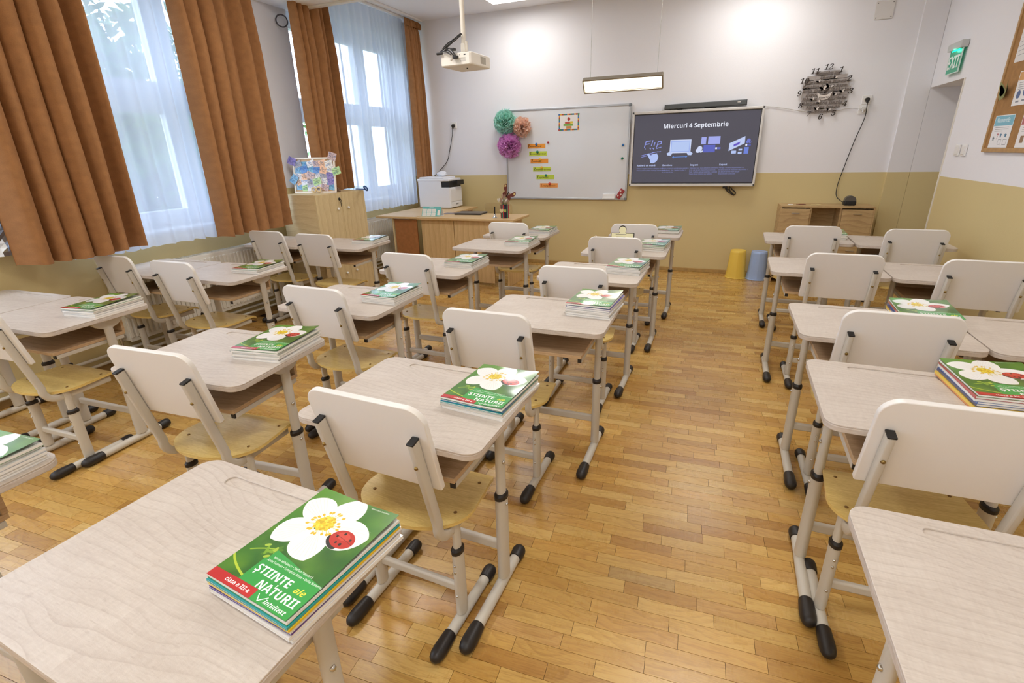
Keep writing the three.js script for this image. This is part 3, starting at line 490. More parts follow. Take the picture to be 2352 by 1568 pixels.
// ================================================================== FRONT WALL
const wz = ZF + 0.001;
{ // whiteboard
  const x0 = -2.615, x1 = -1.05, y0 = 0.833, y1 = 1.905, W = x1 - x0, H = y1 - y0, t = thing('whiteboard', 'large whiteboard with aluminium frame beside the screen', 'whiteboard', [(x0 + x1) / 2, y0, wz]);
  part('board_surface', box(W - 0.02, H - 0.02, 0.012, 0, H / 2, 0.014), phy('#e3e6ea', 0.18, { clearcoat: 0.6, clearcoatRoughness: 0.12 }), t);
  const al = std('#b9bcc0', 0.35, { metalness: 0.7 });
  for (const [w, h, x, y] of [[W, 0.022, 0, 0.011], [W, 0.022, 0, H - 0.011], [0.022, H - 0.044, -W / 2 + 0.011, H / 2], [0.022, H - 0.044, W / 2 - 0.011, H / 2]]) part('frame_profile', rbox(w, h, 0.026, 0.004, x, y, 0.013), al, t);
  for (const [sx, y] of [[-1, 0], [1, 0], [-1, 1], [1, 1]]) part('corner_cap', rbox(0.032, 0.032, 0.03, 0.008, sx * (W / 2 - 0.015), y ? H - 0.015 : 0.015, 0.015), std('#7d8388', 0.5), t);
  part('pen_tray', merge([rbox(0.15, 0.05, 0.03, 0.006, W / 2 - 0.215, 0.05, 0.034), rbox(0.15, 0.006, 0.05, 0.002, W / 2 - 0.215, 0.024, 0.045)]), M.plastic, t);
}
const onBoard = ZF + 0.0215;
{ const e = thing('board_eraser', 'small red felt eraser standing tilted in the whiteboard corner', 'eraser', [-1.128, 0.908, onBoard + 0.012]); e.rotation.z = -0.55;
  part('body', rbox(0.055, 0.12, 0.02, 0.006), std('#a53638', 0.6), e); part('print', merge([[-0.012, 0.03], [0.012, 0.0], [-0.01, -0.03]].map(([x, y]) => box(0.014, 0.02, 0.001, x, y, 0.0115))), std('#e6d9d2', 0.7), e); }
const strips = [['Perseverează!', '#f2a13c', -2.205, 1.478, '#2f6fb5', -2.203], ['Urmează-ţi visul!', '#c9dc4e', -2.185, 1.389, '#1d7f63', -2.19], ['Zâmbește!', '#f0993a', -2.168, 1.301, '#efc23a', -2.156], ['Zâmbește din nou!', '#c9dc4e', -2.134, 1.203, '#efc23a', -2.136], ['Exprimă-te!', '#c4da4a', -2.089, 1.108, '#1d7f63', -2.077], ['Leagă prietenii!', '#f0a050', -2.041, 1.007, '#c23a2a', -2.029]];
for (const [txt, col, x, y, mc, mx] of strips) {
  const tx = canvasTex(512, 112, (g, w, h) => { g.fillStyle = col; g.fillRect(0, 0, w, h); g.fillStyle = '#2b2118'; g.font = 'bold 92px serif'; g.fillText(txt[0], 18, 84); const o = g.measureText(txt[0]).width; g.font = 'bold 50px serif'; g.fillText(txt.slice(1), 20 + o, 82); });
  const m = solo('word_strip', `${col === '#c9dc4e' || col === '#c4da4a' ? 'green' : 'orange'} paper strip reading ${txt.replace('!', '')} on the whiteboard`, 'paper strip', metres(box(0.235, 0.052, 0.0012)), M.paper, [x, y, onBoard + 0.0008], 'word strips on the whiteboard');
  const g = new THREE.BoxGeometry(0.235, 0.052, 0.0012); m.geometry = g; m.material = std('#ffffff', 0.75, { map: tx });
  const cn = { '#2f6fb5': 'blue', '#1d7f63': 'green', '#efc23a': 'yellow', '#c23a2a': 'red' }[mc];
  solo('magnet', `round ${cn} magnet holding the ${txt.replace('!', '')} strip`, 'magnet', new THREE.SphereGeometry(0.017, 18, 12).scale(1, 1, 0.55), std(mc, 0.3), [mx, y + 0.02, onBoard + 0.0095], 'magnets on the whiteboard');
}
for (const [c, n, x, y, r] of [['#b4434a', 'small red magnet alone beside the word strips', -2.05, 1.516, 0.013], ['#2f6fb5', 'round blue magnet near the frame facing the screen', -1.124, 1.461, 0.015], ['#1d7f63', 'round green magnet near the frame facing the screen', -1.125, 1.313, 0.015]]) solo('magnet', n, 'magnet', new THREE.SphereGeometry(r, 16, 12).scale(1, 1, 0.55), std(c, 0.3), [x, y, onBoard + r * 0.54], 'magnets on the whiteboard');
{ const tx = canvasTex(512, 384, (g, w, h) => { const cs = ['#3b6bb0', '#e2a534', '#b5473c', '#4a8a57']; g.fillStyle = '#f4f3f0'; g.fillRect(0, 0, w, h); for (let i = 0; i < 12; i++) { g.fillStyle = cs[i % 4]; g.fillRect(i * w / 12, 8, w / 12, 34); g.fillStyle = cs[(i + 2) % 4]; g.fillRect(i * w / 12, h - 42, w / 12, 34); } for (let i = 0; i < 8; i++) { g.fillStyle = cs[(i + 1) % 4]; g.fillRect(8, 42 + i * (h - 84) / 8, 32, (h - 84) / 8); g.fillStyle = cs[(i + 3) % 4]; g.fillRect(w - 40, 42 + i * (h - 84) / 8, 32, (h - 84) / 8); }
    g.fillStyle = '#f2efec'; g.fillRect(44, 46, w - 88, h - 92); g.fillStyle = '#b33c30'; g.beginPath(); g.ellipse(w * 0.5, h * 0.33, 34, 42, 0, 0, 7); g.fill(); g.fillStyle = '#c2553f'; g.fillRect(w * 0.32, h * 0.48, 150, 44); g.fillStyle = '#e8c93a'; g.fillRect(w * 0.56, h * 0.46, 70, 46); g.fillStyle = '#7db04a'; g.fillRect(w * 0.25, h * 0.6, 230, 46); g.fillStyle = '#cf8a48'; g.fillRect(w * 0.38, h * 0.73, 130, 56); g.fillStyle = '#5a5048'; g.font = 'bold 24px sans-serif'; });
  solo('poster', 'small poster with a coloured brick border pinned on the whiteboard', 'poster', new THREE.BoxGeometry(0.262, 0.196, 0.0012), std('#ffffff', 0.6, { map: tx }), [-1.79, 1.737, onBoard + 0.001]); }
{ // pompoms of folded tissue paper
  const pom = (x, y, r, col, name, seed) => {
    const R = rng(seed), t = thing('paper_pompom', `fluffy ${name} tissue paper pompom on the whiteboard corner`, 'pompom', [x, y, ZF + 0.032 + r * 0.3], 0, 'tissue paper pompoms'), gs = [];
    for (let i = 0; i < 70; i++) {
      const n = 8, m = 5, pos = [], idx = [], w = r * (0.55 + 0.4 * R()), k1 = R() * 6, k2 = R() * 6;
      for (let j = 0; j <= m; j++) for (let q = 0; q <= n; q++) { const u = q / n - 0.5, v = j / m; pos.push(u * w * (0.35 + 0.9 * v), r * (0.12 + 0.88 * v) + 0.06 * r * Math.sin(u * 9 + k1), 0.16 * r * v * Math.sin(u * 11 + k2) + 0.1 * r * v * v * Math.sin(u * 23 + k1)); }
      for (let j = 0; j < m; j++) for (let q = 0; q < n; q++) { const a = j * (n + 1) + q; idx.push(a, a + 1, a + n + 1, a + 1, a + n + 2, a + n + 1); }
      const g = new THREE.BufferGeometry(); g.setAttribute('position', new THREE.Float32BufferAttribute(pos, 3)); g.setAttribute('uv', new THREE.Float32BufferAttribute(new Float32Array(pos.length / 3 * 2), 2)); g.setIndex(idx); g.computeVertexNormals();
      const c = 2 * (i + 0.5) / 70 - 1, a = i * 2.39996, k = Math.sqrt(1 - c * c), d = V3(Math.cos(a) * k, c, Math.sin(a) * k); d.z = Math.abs(d.z) * 0.85 + 0.06; d.normalize();
      const qn = new THREE.Quaternion().setFromUnitVectors(V3(0, 1, 0), d); g.rotateY(R() * 6).applyQuaternion(qn); gs.push(g.toNonIndexed());
    }
    const f = part('petals', mergeGeometries(gs), phy(col, 0.85, { transmission: 0.45, thickness: 0, side: THREE.DoubleSide }), t); f.userData.kind = 'stuff';
  };
  pom(-2.592, 1.765, 0.138, '#bdf0e3', 'mint green', 51); pom(-2.375, 1.705, 0.11, '#ffe0cd', 'peach', 52); pom(-2.545, 1.49, 0.142, '#f3b0ec', 'magenta', 53);
}
{ // flat display
  const x0 = -1.022, x1 = 0.341, y0 = 1.0, y1 = 1.806, W = x1 - x0, H = y1 - y0, t = thing('wall_display', 'large flat screen with white frame showing a date on grey', 'screen', [(x0 + x1) / 2, y0, wz]);
  const fr = std('#dcdad6', 0.35);
  part('rear_case', rbox(W - 0.1, H - 0.1, 0.05, 0.01, 0, H / 2, 0.026), M.blackSoft, t);
  part('frame', merge([rbox(W, 0.03, 0.04, 0.006, 0, 0.015, 0.065), rbox(W, 0.028, 0.04, 0.006, 0, H - 0.014, 0.065), rbox(0.024, H, 0.04, 0.006, -W / 2 + 0.012, H / 2, 0.065), rbox(0.024, H, 0.04, 0.006, W / 2 - 0.012, H / 2, 0.065)]), fr, t);
  part('bezel', box(W - 0.03, H - 0.04, 0.01, 0, H / 2 + 0.001, 0.066), std('#16151a', 0.3), t);
  const tx = canvasTex(1600, 920, (g, w, h) => {
    g.fillStyle = '#4f4d59'; g.fillRect(0, 0, w, h);
    g.fillStyle = '#eef2ff'; g.font = 'bold 78px sans-serif'; g.textAlign = 'center'; g.fillText('Miercuri 4 Septembrie', w * 0.505, h * 0.2); g.textAlign = 'left';
    const L = '#a9bdf6', Dk = '#5c66c4', Md = '#8f9ae8';
    g.strokeStyle = Md; g.lineCap = 'round'; g.lineWidth = 12; const st = (p) => { g.beginPath(); g.moveTo(p[0], p[1]); for (let i = 2; i < p.length; i += 2) g.lineTo(p[i], p[i + 1]); g.stroke(); };
    st([150, 430, 170, 350, 232, 342]); st([160, 390, 215, 382]); st([262, 338, 245, 405]); st([292, 366, 282, 408]); st([318, 430, 336, 356, 375, 352, 380, 380, 330, 395]); g.lineWidth = 9; st([160, 445, 165, 452]); st([225, 440, 235, 455, 240, 442]); st([265, 440, 278, 455, 286, 440]); st([320, 450, 340, 440, 380, 432]);
    g.lineWidth = 7; st([120, 540, 340, 490]); st([120, 562, 330, 515]); st([260, 500, 380, 490]);
    g.fillStyle = '#b6c8fb'; g.beginPath(); g.moveTo(190, 520); g.lineTo(215, 512); g.lineTo(250, 545); g.quadraticCurveTo(262, 520, 290, 522); g.quadraticCurveTo(340, 510, 352, 560); g.quadraticCurveTo(350, 630, 280, 650); g.lineTo(245, 645); g.lineTo(238, 600); g.closePath(); g.fill();
    g.fillStyle = '#9db4f5'; g.fillRect(505, 345, 265, 165); g.strokeStyle = '#d5e0ff'; g.lineWidth = 13; g.strokeRect(505, 345, 265, 165); g.fillStyle = '#bcd0fb'; g.fillRect(522, 362, 232, 130); g.fillStyle = '#c3d3fb'; for (const x of [500, 770]) { g.beginPath(); g.moveTo(x - 40, 520); g.lineTo(x, 495); g.lineTo(x + 38, 520); g.lineTo(x + 20, 548); g.lineTo(x - 25, 545); g.closePath(); g.fill(); } g.strokeStyle = '#5f8bd8'; g.lineWidth = 9; st([545, 570, 735, 565]); st([560, 560, 545, 570, 560, 580]); st([720, 556, 735, 565, 720, 575]);
    g.fillStyle = '#a7b0f5'; g.fillRect(905, 315, 62, 92); g.fillRect(992, 308, 152, 98); g.fillStyle = Dk; g.fillRect(940, 418, 150, 96); g.fillStyle = '#d6e0ff'; g.beginPath(); g.arc(872, 490, 28, 0, 7); g.arc(912, 490, 26, 0, 7); g.arc(895, 462, 32, 0, 7); g.fill(); g.fillStyle = '#e8ecff'; g.fillRect(1092, 452, 22, 24); g.fillStyle = '#636bc0'; g.fillRect(1114, 450, 44, 28);
    g.fillStyle = '#c6d4fc'; g.beginPath(); g.moveTo(1262, 405); g.lineTo(1450, 318); g.lineTo(1452, 410); g.lineTo(1262, 505); g.closePath(); g.fill(); g.fillStyle = '#6350c8'; g.beginPath(); g.moveTo(1318, 420); g.lineTo(1400, 385); g.lineTo(1385, 420); g.lineTo(1318, 448); g.closePath(); g.fill(); g.fillStyle = '#6d78d0'; g.beginPath(); g.arc(1482, 392, 18, 0, 7); g.arc(1512, 392, 18, 0, 7); g.arc(1497, 372, 22, 0, 7); g.fill(); g.fillStyle = '#eef1ff'; g.fillRect(1462, 418, 22, 24); g.fillStyle = '#5560b4'; g.fillRect(1484, 418, 44, 24); g.fillStyle = '#6f86e0'; g.fillRect(1452, 458, 56, 84); g.fillStyle = '#b9cbfa'; g.fillRect(1300, 500, 58, 38); g.fillRect(1385, 478, 44, 22); g.fillRect(1380, 515, 48, 30);
    g.fillStyle = '#c4d2ff'; g.font = 'bold 32px sans-serif'; [['Radieră de mână', 60], ['Derulare', 415], ['Import', 785], ['Export', 1165]].forEach(([s, x]) => g.fillText(s, x, 690));
    g.fillStyle = '#8b95da'; g.font = '21px sans-serif';
    const para = (x, l) => l.forEach((s, i) => g.fillText(s, x, 728 + i * 27));
    para(60, ['Utilizați degetul pentru a șterge o zonă', 'mică și palma pentru a șterge o suprafață']); para(415, ['Pentru a trece la următoarea pagină a', 'unui album, țineți apăsat și glisați', 'în sus sau în jos.']); para(785, ['Importați conținut utilizând conectarea', 'la rețea sau pe dispozitivul conectat.', 'Puteți utiliza aplicația pentru a partaja', 'fișiere de pe telefon sau tabletă.']); para(1165, ['Partajați ecranul dispozitivului cu', 'ecranul unui alt dispozitiv sau trimiteți', 'un album prin e-mail sau pe', 'dispozitivele conectate.']);
  });
  const sg = new THREE.PlaneGeometry(W - 0.062, H - 0.078);
  part('screen_surface', new THREE.BoxGeometry(W - 0.062, H - 0.078, 0.004).translate(0, H / 2 + 0.001, 0.0705), new THREE.MeshStandardMaterial({ color: '#0a0a0c', roughness: 0.5, emissive: '#ffffff', emissiveMap: tx, emissiveIntensity: 0.42 }), t);
  const l = new THREE.RectAreaLight(new THREE.Color(0.6, 0.6, 0.75), 0.25, W - 0.07, H - 0.08); l.position.set(0, H / 2, 0.09); l.rotation.y = Math.PI; t.add(l);
}
{ const s = thing('soundbar', 'long dark grey soundbar mounted above the flat screen', 'speaker', [-0.258, 1.846, ZF + 0.045]); s.rotation.z = 0.012;
  part('grille', rbox(0.83, 0.05, 0.07, 0.008, 0, 0, 0), std('#5c6062', 0.7), s); part('end_plate', merge([rbox(0.006, 0.052, 0.072, 0.002, -0.416, 0, 0), rbox(0.006, 0.052, 0.072, 0.002, 0.416, 0, 0)]), std('#3c3e42', 0.5), s); part('logo_plate', box(0.03, 0.008, 0.001, 0.34, 0.004, 0.0353), M.chrome, s); part('mount', merge([box(0.05, 0.016, 0.03, -0.26, -0.03, -0.01), box(0.12, 0.016, 0.03, 0.06, -0.03, -0.01)]), M.blackSoft, s); }
solo('cord_bundle', 'black cord folded in loops hanging below the flat screen', 'cord', merge([tube([[0.03, 1.01, 0.03], [0.07, 0.95, 0.03], [0.11, 0.92, 0.03], [0.15, 0.90, 0.03], [0.12, 0.93, 0.035], [0.07, 0.97, 0.035], [0.03, 0.985, 0.035]], 0.006), tube([[0.09, 1.0, 0.02], [0.1, 0.95, 0.025], [0.155, 0.905, 0.025], [0.16, 0.93, 0.03], [0.12, 0.965, 0.03], [0.105, 0.99, 0.03]], 0.006), rbox(0.05, 0.022, 0.02, 0.004, 0.045, 0.985, 0.03)]), M.cord, [0, 0, ZF]);
function socket(label, x, y, z, ry = 0) { const t = thing('wall_socket', label, 'socket', [x, y, z], ry); part('plate', rbox(0.085, 0.085, 0.012, 0.006, 0, 0, 0.006), M.plastic, t); part('well', new THREE.TorusGeometry(0.022, 0.004, 8, 24).translate(0, 0, 0.012), M.plasticWarm, t); return t; }
function plug(label, x, y, z, mat) { return solo('power_plug', label, 'plug', merge([new THREE.CylinderGeometry(0.018, 0.02, 0.035, 16).rotateX(Math.PI / 2).translate(0, 0, 0.018), rbox(0.016, 0.034, 0.02, 0.005, 0, -0.016, 0.03)]), mat, [x, y, z]); }
socket('white wall socket over the printer', -3.357, 1.765, wz); plug('black plug in the socket over the printer', -3.357, 1.755, wz + 0.013, M.cord);
solo('black_cable', 'thin black cord running from the socket down to the printer', 'cord', tube([[-3.357, 1.735, ZF + 0.045], [-3.39, 1.62, ZF + 0.02], [-3.44, 1.45, ZF + 0.018], [-3.48, 1.33, ZF + 0.02], [-3.6, 1.2, ZF + 0.04], [-3.68, 1.13, ZF + 0.06]], 0.0042), M.cord);
socket('white double socket beside the wall clock, upper half', 1.248, 1.815, wz); socket('white double socket beside the wall clock, lower half', 1.235, 1.73, wz);
plug('black plug in the double socket beside the clock', 1.25, 1.815, wz + 0.013, M.cord); plug('grey plug in the double socket beside the clock', 1.228, 1.735, wz + 0.013, M.cordWhite);
solo('black_cable', 'thin black cord from the double socket down to the small speaker', 'cord', tube([[1.252, 1.79, ZF + 0.045], [1.26, 1.66, ZF + 0.02], [1.215, 1.45, ZF + 0.015], [1.17, 1.2, ZF + 0.015], [1.14, 1.0, ZF + 0.015], [1.145, 0.9, ZF + 0.04], [1.2, 0.845, ZF + 0.12], [1.225, 0.84, ZF + 0.17]], 0.0038, 60), M.cord);
solo('white_cable', 'thin white cord strung from the screen past the clock to the socket', 'cord', tube([[1.21, 1.735, ZF + 0.03], [1.1, 1.745, ZF + 0.012], [0.95, 1.72, ZF + 0.012], [0.72, 1.735, ZF + 0.012], [0.55, 1.77, ZF + 0.012], [0.35, 1.80, ZF + 0.012], [0.33, 1.79, ZF + 0.02]], 0.003, 60), M.cordWhite);
{ const t = thing('cover_plate', 'square white junction cover plate high on the front wall', 'cover plate', [1.245, 2.576, wz]); part('plate', rbox(0.15, 0.15, 0.008, 0.004, 0, 0, 0.004), std('#e4e0dc', 0.7), t); part('screw', merge([[-1, -1], [1, -1], [-1, 1], [1, 1]].map(([x, y]) => new THREE.SphereGeometry(0.004, 6, 5).translate(x * 0.06, y * 0.06, 0.008))), M.blackSoft, t); }
{ // clock cut from names
  const t = thing('wall_clock', 'round cut-out wall clock of grey names with dark numerals', 'clock', [0.868, 1.905, ZF + 0.008]), rows = ['Alexandru Ana', 'Ioana', 'Alexandra Ionuț', 'Denisa Ionuț Sara', 'Iris Daria  Maria', 'Eduard   Ana', 'Diana    Gabriele', 'Alexandru Daria', 'Nicolas Ioana', 'Alexandra'];
  const shear = new THREE.Matrix4().makeShear(0, 0, 0.22, 0, 0, 0), plates = [], names = [], R = rng(3), n = rows.length;
  const clean = (s) => s.replace(/ț/g, 't').replace(/ș/g, 's');
  rows.forEach((s, i) => { const y = 0.172 - (i * 0.344) / (n - 1), half = Math.sqrt(Math.max(0.002, 0.205 ** 2 - y * y * 1.05));
    const g = text(clean(s), 0.028, 0.004, FONT_SERIF); g.applyMatrix4(shear); g.computeBoundingBox(); const w = g.boundingBox.max.x - g.boundingBox.min.x; g.scale(Math.min(1.25, (2 * half) / w), 1, 1).translate((R() - 0.5) * 0.02, y, 0.014); names.push(g);
    for (let k = 0; k < 5; k++) { const pw = half * (0.42 + 0.16 * R()), px = -half * 0.8 + (k * half * 1.6) / 4 + (R() - 0.5) * 0.03; plates.push(box(pw, 0.035 + 0.009 * R(), 0.006, px, y + (R() - 0.5) * 0.01, 0.008 + 0.0003 * k)); } });
  part('backing', merge(plates), std('#aca4a0', 0.7), t); part('cut_out_names', merge(names), std('#7b726d', 0.7), t);
  for (let h = 1; h <= 12; h++) { const a = (h / 12) * 2 * Math.PI; const g = text(String(h), 0.05, 0.006, FONT_SERIF); g.applyMatrix4(shear).translate(Math.sin(a) * 0.226, Math.cos(a) * 0.226, 0.016); part('numeral', g, std('#38302d', 0.6), t); }
  const cream = std('#e6ddd6', 0.8), wing = new THREE.Shape(); wing.moveTo(0, 0); wing.quadraticCurveTo(0.02, 0.03, 0.034, 0.018); wing.quadraticCurveTo(0.03, 0, 0.016, -0.004); wing.quadraticCurveTo(0.026, -0.014, 0.014, -0.02); wing.quadraticCurveTo(0.004, -0.014, 0, 0);
  const bf = (x, y, s, a) => { const g = extr(wing, 0.002, 0, 5); const m2 = g.clone().scale(-1, 1, 1); const idx = merge([g, m2]); return idx.scale(s, s, 1).rotateZ(a).translate(x, y, 0.0225); };
  part('butterflies', merge([bf(-0.02, 0.035, 1.0, 0.2), bf(0.03, 0.045, 1.1, -0.3), bf(0.15, 0.0, 0.7, 0.3), bf(-0.1, -0.06, 0.6, 0.4), bf(0.09, -0.025, 0.6, -0.4), bf(-0.05, -0.15, 0.7, 0.1), bf(0.06, -0.165, 0.6, -0.2), bf(-0.07, 0.1, 0.6, 0.4), bf(0.07, 0.13, 0.5, -0.4), bf(-0.04, -0.09, 0.6, 0.9)]), cream, t);
  const cr = new THREE.Shape(); cr.absarc(0, 0, 0.062, Math.PI * 0.98, Math.PI * 2.05, false); cr.absarc(0, 0.022, 0.058, Math.PI * 2.0, Math.PI * 1.05, true);
  const cg = new THREE.Shape(); cg.moveTo(-0.065, 0.0); cg.quadraticCurveTo(-0.06, -0.07, 0, -0.072); cg.quadraticCurveTo(0.06, -0.07, 0.065, 0.005); cg.quadraticCurveTo(0.03, -0.03, 0, -0.03); cg.quadraticCurveTo(-0.03, -0.03, -0.065, 0.0);
  part('centre_plate', extr(cg, 0.002, 0, 6).translate(0.0, 0.0, 0.0205), cream, t);
  part('centre_lettering', text('Clasa I C', 0.015, 0.002, FONT_SERIF).translate(0, -0.048, 0.0225), std('#6f6661', 0.7), t);
  part('clock_hand', merge([box(0.006, 0.07, 0.002, 0, 0.03, 0.0275).rotateZ(-0.75), box(0.004, 0.1, 0.002, 0, 0.045, 0.03).rotateZ(-0.95)]), std('#3a322f', 0.5), t);
  part('hub', cyl(0.008, 0.008, 0.02, 0, 0, 0, 12).rotateX(Math.PI / 2).translate(0, 0, 0.012), M.blackSoft, t);
}
// ------------------------------------------------------------------ low cabinet and bins
{ const t = thing('low_cabinet', 'low oak cabinet with two flap doors and open middle against the front wall', 'cabinet', [1.035, 0, ZF + 0.155]), W = 0.85, H = 0.82, D = 0.3, w = 0.018;
  part('body', metres(merge([box(W, w, D, 0, H - w / 2, 0), box(W, w, D, 0, 0.06, 0), box(w, H - w, D, -W / 2 + w / 2, (H - w) / 2, 0), box(w, H - w, D, W / 2 - w / 2, (H - w) / 2, 0), box(w, H - w - 0.06, D - 0.02, -0.135, (H + 0.04) / 2, -0.01), box(w, H - w - 0.06, D - 0.02, 0.135, (H + 0.04) / 2, -0.01), box(W - 0.04, H - 0.08, 0.006, 0, H / 2 + 0.02, -D / 2 + 0.004), box(W - 0.04, w, D - 0.03, 0, 0.42, -0.01)])), M.oak, t);
  for (const s of [-1, 1]) { for (const [y0, y1] of [[0.44, 0.79], [0.08, 0.42]]) { const d = part('flap_door', metres(rbox(0.265, y1 - y0, 0.018, 0.002, s * 0.277, (y0 + y1) / 2, D / 2 - 0.006)), M.oak, t); part('handle', rbox(0.075, 0.009, 0.014, 0.003, s * 0.277, y1 - 0.045, D / 2 + 0.01), M.chrome, d); } } }
{ const t = thing('smart_speaker', 'small dark round speaker on the low oak cabinet', 'speaker', [1.245, 0.8205, ZF + 0.19]); part('body', new THREE.CylinderGeometry(0.05, 0.05, 0.07, 28, 1).rotateX(Math.PI / 2).translate(0, 0.047, 0), std('#5a5550', 0.4), t); part('base', rbox(0.11, 0.05, 0.085, 0.015, 0, 0.025, 0), M.blackSoft, t); }
solo('paper_slip', 'small white paper slip on the low oak cabinet', 'paper', rbox(0.05, 0.006, 0.03, 0.001), M.paper, [0.71, 0.8235, ZF + 0.2]);
solo('paper_fan', 'small dark patterned paper on the low oak cabinet', 'paper', merge([box(0.07, 0.004, 0.04, 0, 0, 0), box(0.06, 0.004, 0.04, 0.02, 0.004, 0.004).rotateY(0.3)]), std('#7a4436', 0.7), [0.80, 0.8225, ZF + 0.2]);
solo('paper_note', 'small yellowish paper note on the low oak cabinet', 'paper', merge([box(0.07, 0.004, 0.035, 0, 0, 0), box(0.04, 0.004, 0.03, 0.03, 0.004, 0).rotateY(-0.3)]), std('#e4d49a', 0.7), [0.94, 0.8225, ZF + 0.2]);
function bin(label, x, z, col) {
  const t = thing('waste_bin', label, 'bin', [x, 0, z]), m = std(col, 0.35);
  const pts = [[0.0, 0.312], [0.07, 0.312], [0.08, 0.306], [0.084, 0.29], [0.1, 0.07], [0.103, 0.066], [0.107, 0.012], [0.113, 0.01], [0.115, 0.004], [0.113, 0]].map(([r, y]) => new THREE.Vector2(r, y));
  const g = new THREE.LatheGeometry(pts.reverse(), 36); const p = g.attributes.position; for (let i = 0; i < p.count; i++) if (p.getZ(i) < -0.03) p.setZ(i, -0.03 + (p.getZ(i) + 0.03) * 0.45); g.computeVertexNormals();
  part('bucket', g, m, t); part('rim', new THREE.TorusGeometry(0.077, 0.005, 8, 36).rotateX(Math.PI / 2).scale(1, 1, 0.9).translate(0, 0.309, 0), m, t); return t;
}
bin('upturned yellow plastic waste bin by the front wall', 0.268, -6.23, '#f3d05a'); bin('upturned light blue plastic waste bin by the front wall', 0.486, -6.21, '#a3bbe6');

// ================================================================== TEACHER'S CORNER
{ const t = thing('teacher_desk', 'light wood teacher desk with a panelled front', 'desk', [-2.58, 0, -5.235]), W = 1.19, D = 0.5;
  part('desk_top', metres(rbox(W, 0.025, D, 0.004, 0, 0.7375, 0)), M.teacher, t);
  for (const [x, w] of [[-0.345, 0.4], [0.1, 0.48]]) part('front_panel', metres(rbox(w - 0.003, 0.69, 0.018, 0.002, x + 0.0, 0.38, 0.19), 'y'), M.teacher, t);
  part('side_panel', metres(rbox(0.02, 0.725, 0.42, 0.002, 0.5, 0.3625, -0.02), 'y'), M.teacher, t); part('side_panel', metres(rbox(0.02, 0.725, 0.42, 0.002, -0.555, 0.3625, -0.02), 'y'), M.teacher, t); }
{ const t = thing('side_table', 'wooden side table with rust panel carrying the printer', 'table', [-3.36, 0, -5.61]);
  { const q = new THREE.Shape(); q.moveTo(-0.38, -0.6); q.lineTo(0.17, -0.6); q.lineTo(0.17, -0.11); q.lineTo(0.38, -0.11); q.lineTo(0.38, 0.6); q.lineTo(-0.38, 0.6); part('table_top', metres(extr(q, 0.025, 0.003).rotateX(-Math.PI / 2).translate(0, 0.725, 0)), M.teacher, t); }
  part('front_panel', metres(rbox(0.30, 0.70, 0.018, 0.002, 0.0, 0.365, 0.55)), M.rust, t);
  part('leg_strip', metres(rbox(0.02, 0.72, 0.03, 0.002, -0.17, 0.36, 0.55), 'y'), M.cabinet, t); part('rear_panel', metres(rbox(0.02, 0.72, 0.42, 0.002, 0.3, 0.36, -0.37), 'y'), M.teacher, t);
  part('corner_block', metres(rbox(0.09, 0.06, 0.03, 0.002, 0.27, 0.69, -0.56)), M.teacher, t); }
{ const t = thing('printer', 'large white laser printer with black output slot on the side table', 'printer', [-3.425, 0.7505, -6.03]), W = 0.46, D = 0.33, pm = std('#e9eaee', 0.4);
  part('body', merge([rbox(W, 0.255, D, 0.012, 0, 0.135, 0), rbox(W - 0.12, 0.1, D, 0.01, -0.06, 0.295, 0)]), pm, t);
  part('scanner_lid', merge([rbox(W + 0.01, 0.03, D + 0.005, 0.01, -0.01, 0.352, 0), rbox(W - 0.1, 0.024, D - 0.01, 0.01, -0.03, 0.376, 0)]), pm, t);
  part('output_slot', rbox(0.14, 0.075, D - 0.02, 0.006, W / 2 - 0.075, 0.296, 0), M.blackSoft, t); part('control_panel', rbox(0.02, 0.06, D * 0.55, 0.005, W / 2 + 0.035, 0.315, -0.06).rotateZ(0.0), M.blackSoft, t);
  part('front_cover', rbox(0.012, 0.16, D - 0.03, 0.005, W / 2 + 0.002, 0.165, 0), pm, t); const dr = part('paper_drawer', rbox(0.014, 0.06, D - 0.03, 0.004, W / 2 + 0.003, 0.045, 0), pm, t); part('grip', box(0.004, 0.012, 0.06, W / 2 + 0.011, 0.05, 0), std('#8a8c90', 0.6), dr); }
{ const R = rng(8), g = new THREE.SphereGeometry(0.07, 18, 12), p = g.attributes.position; for (let i = 0; i < p.count; i++) { const k = 0.75 + 0.35 * noise2(LA, 64, p.getX(i) * 60 + 9, p.getZ(i) * 60 + p.getY(i) * 40); p.setXYZ(i, p.getX(i) * k * 1.1, Math.max(-0.03, p.getY(i) * k * 0.5), p.getZ(i) * k * 0.8); } g.computeVertexNormals(); solo('plastic_bundle', 'crumpled white plastic bundle on top of the printer', 'bundle', toCreasedNormals(g, 0.4), std('#e9eaf0', 0.3), [-3.40, 1.1695, -6.06]); }
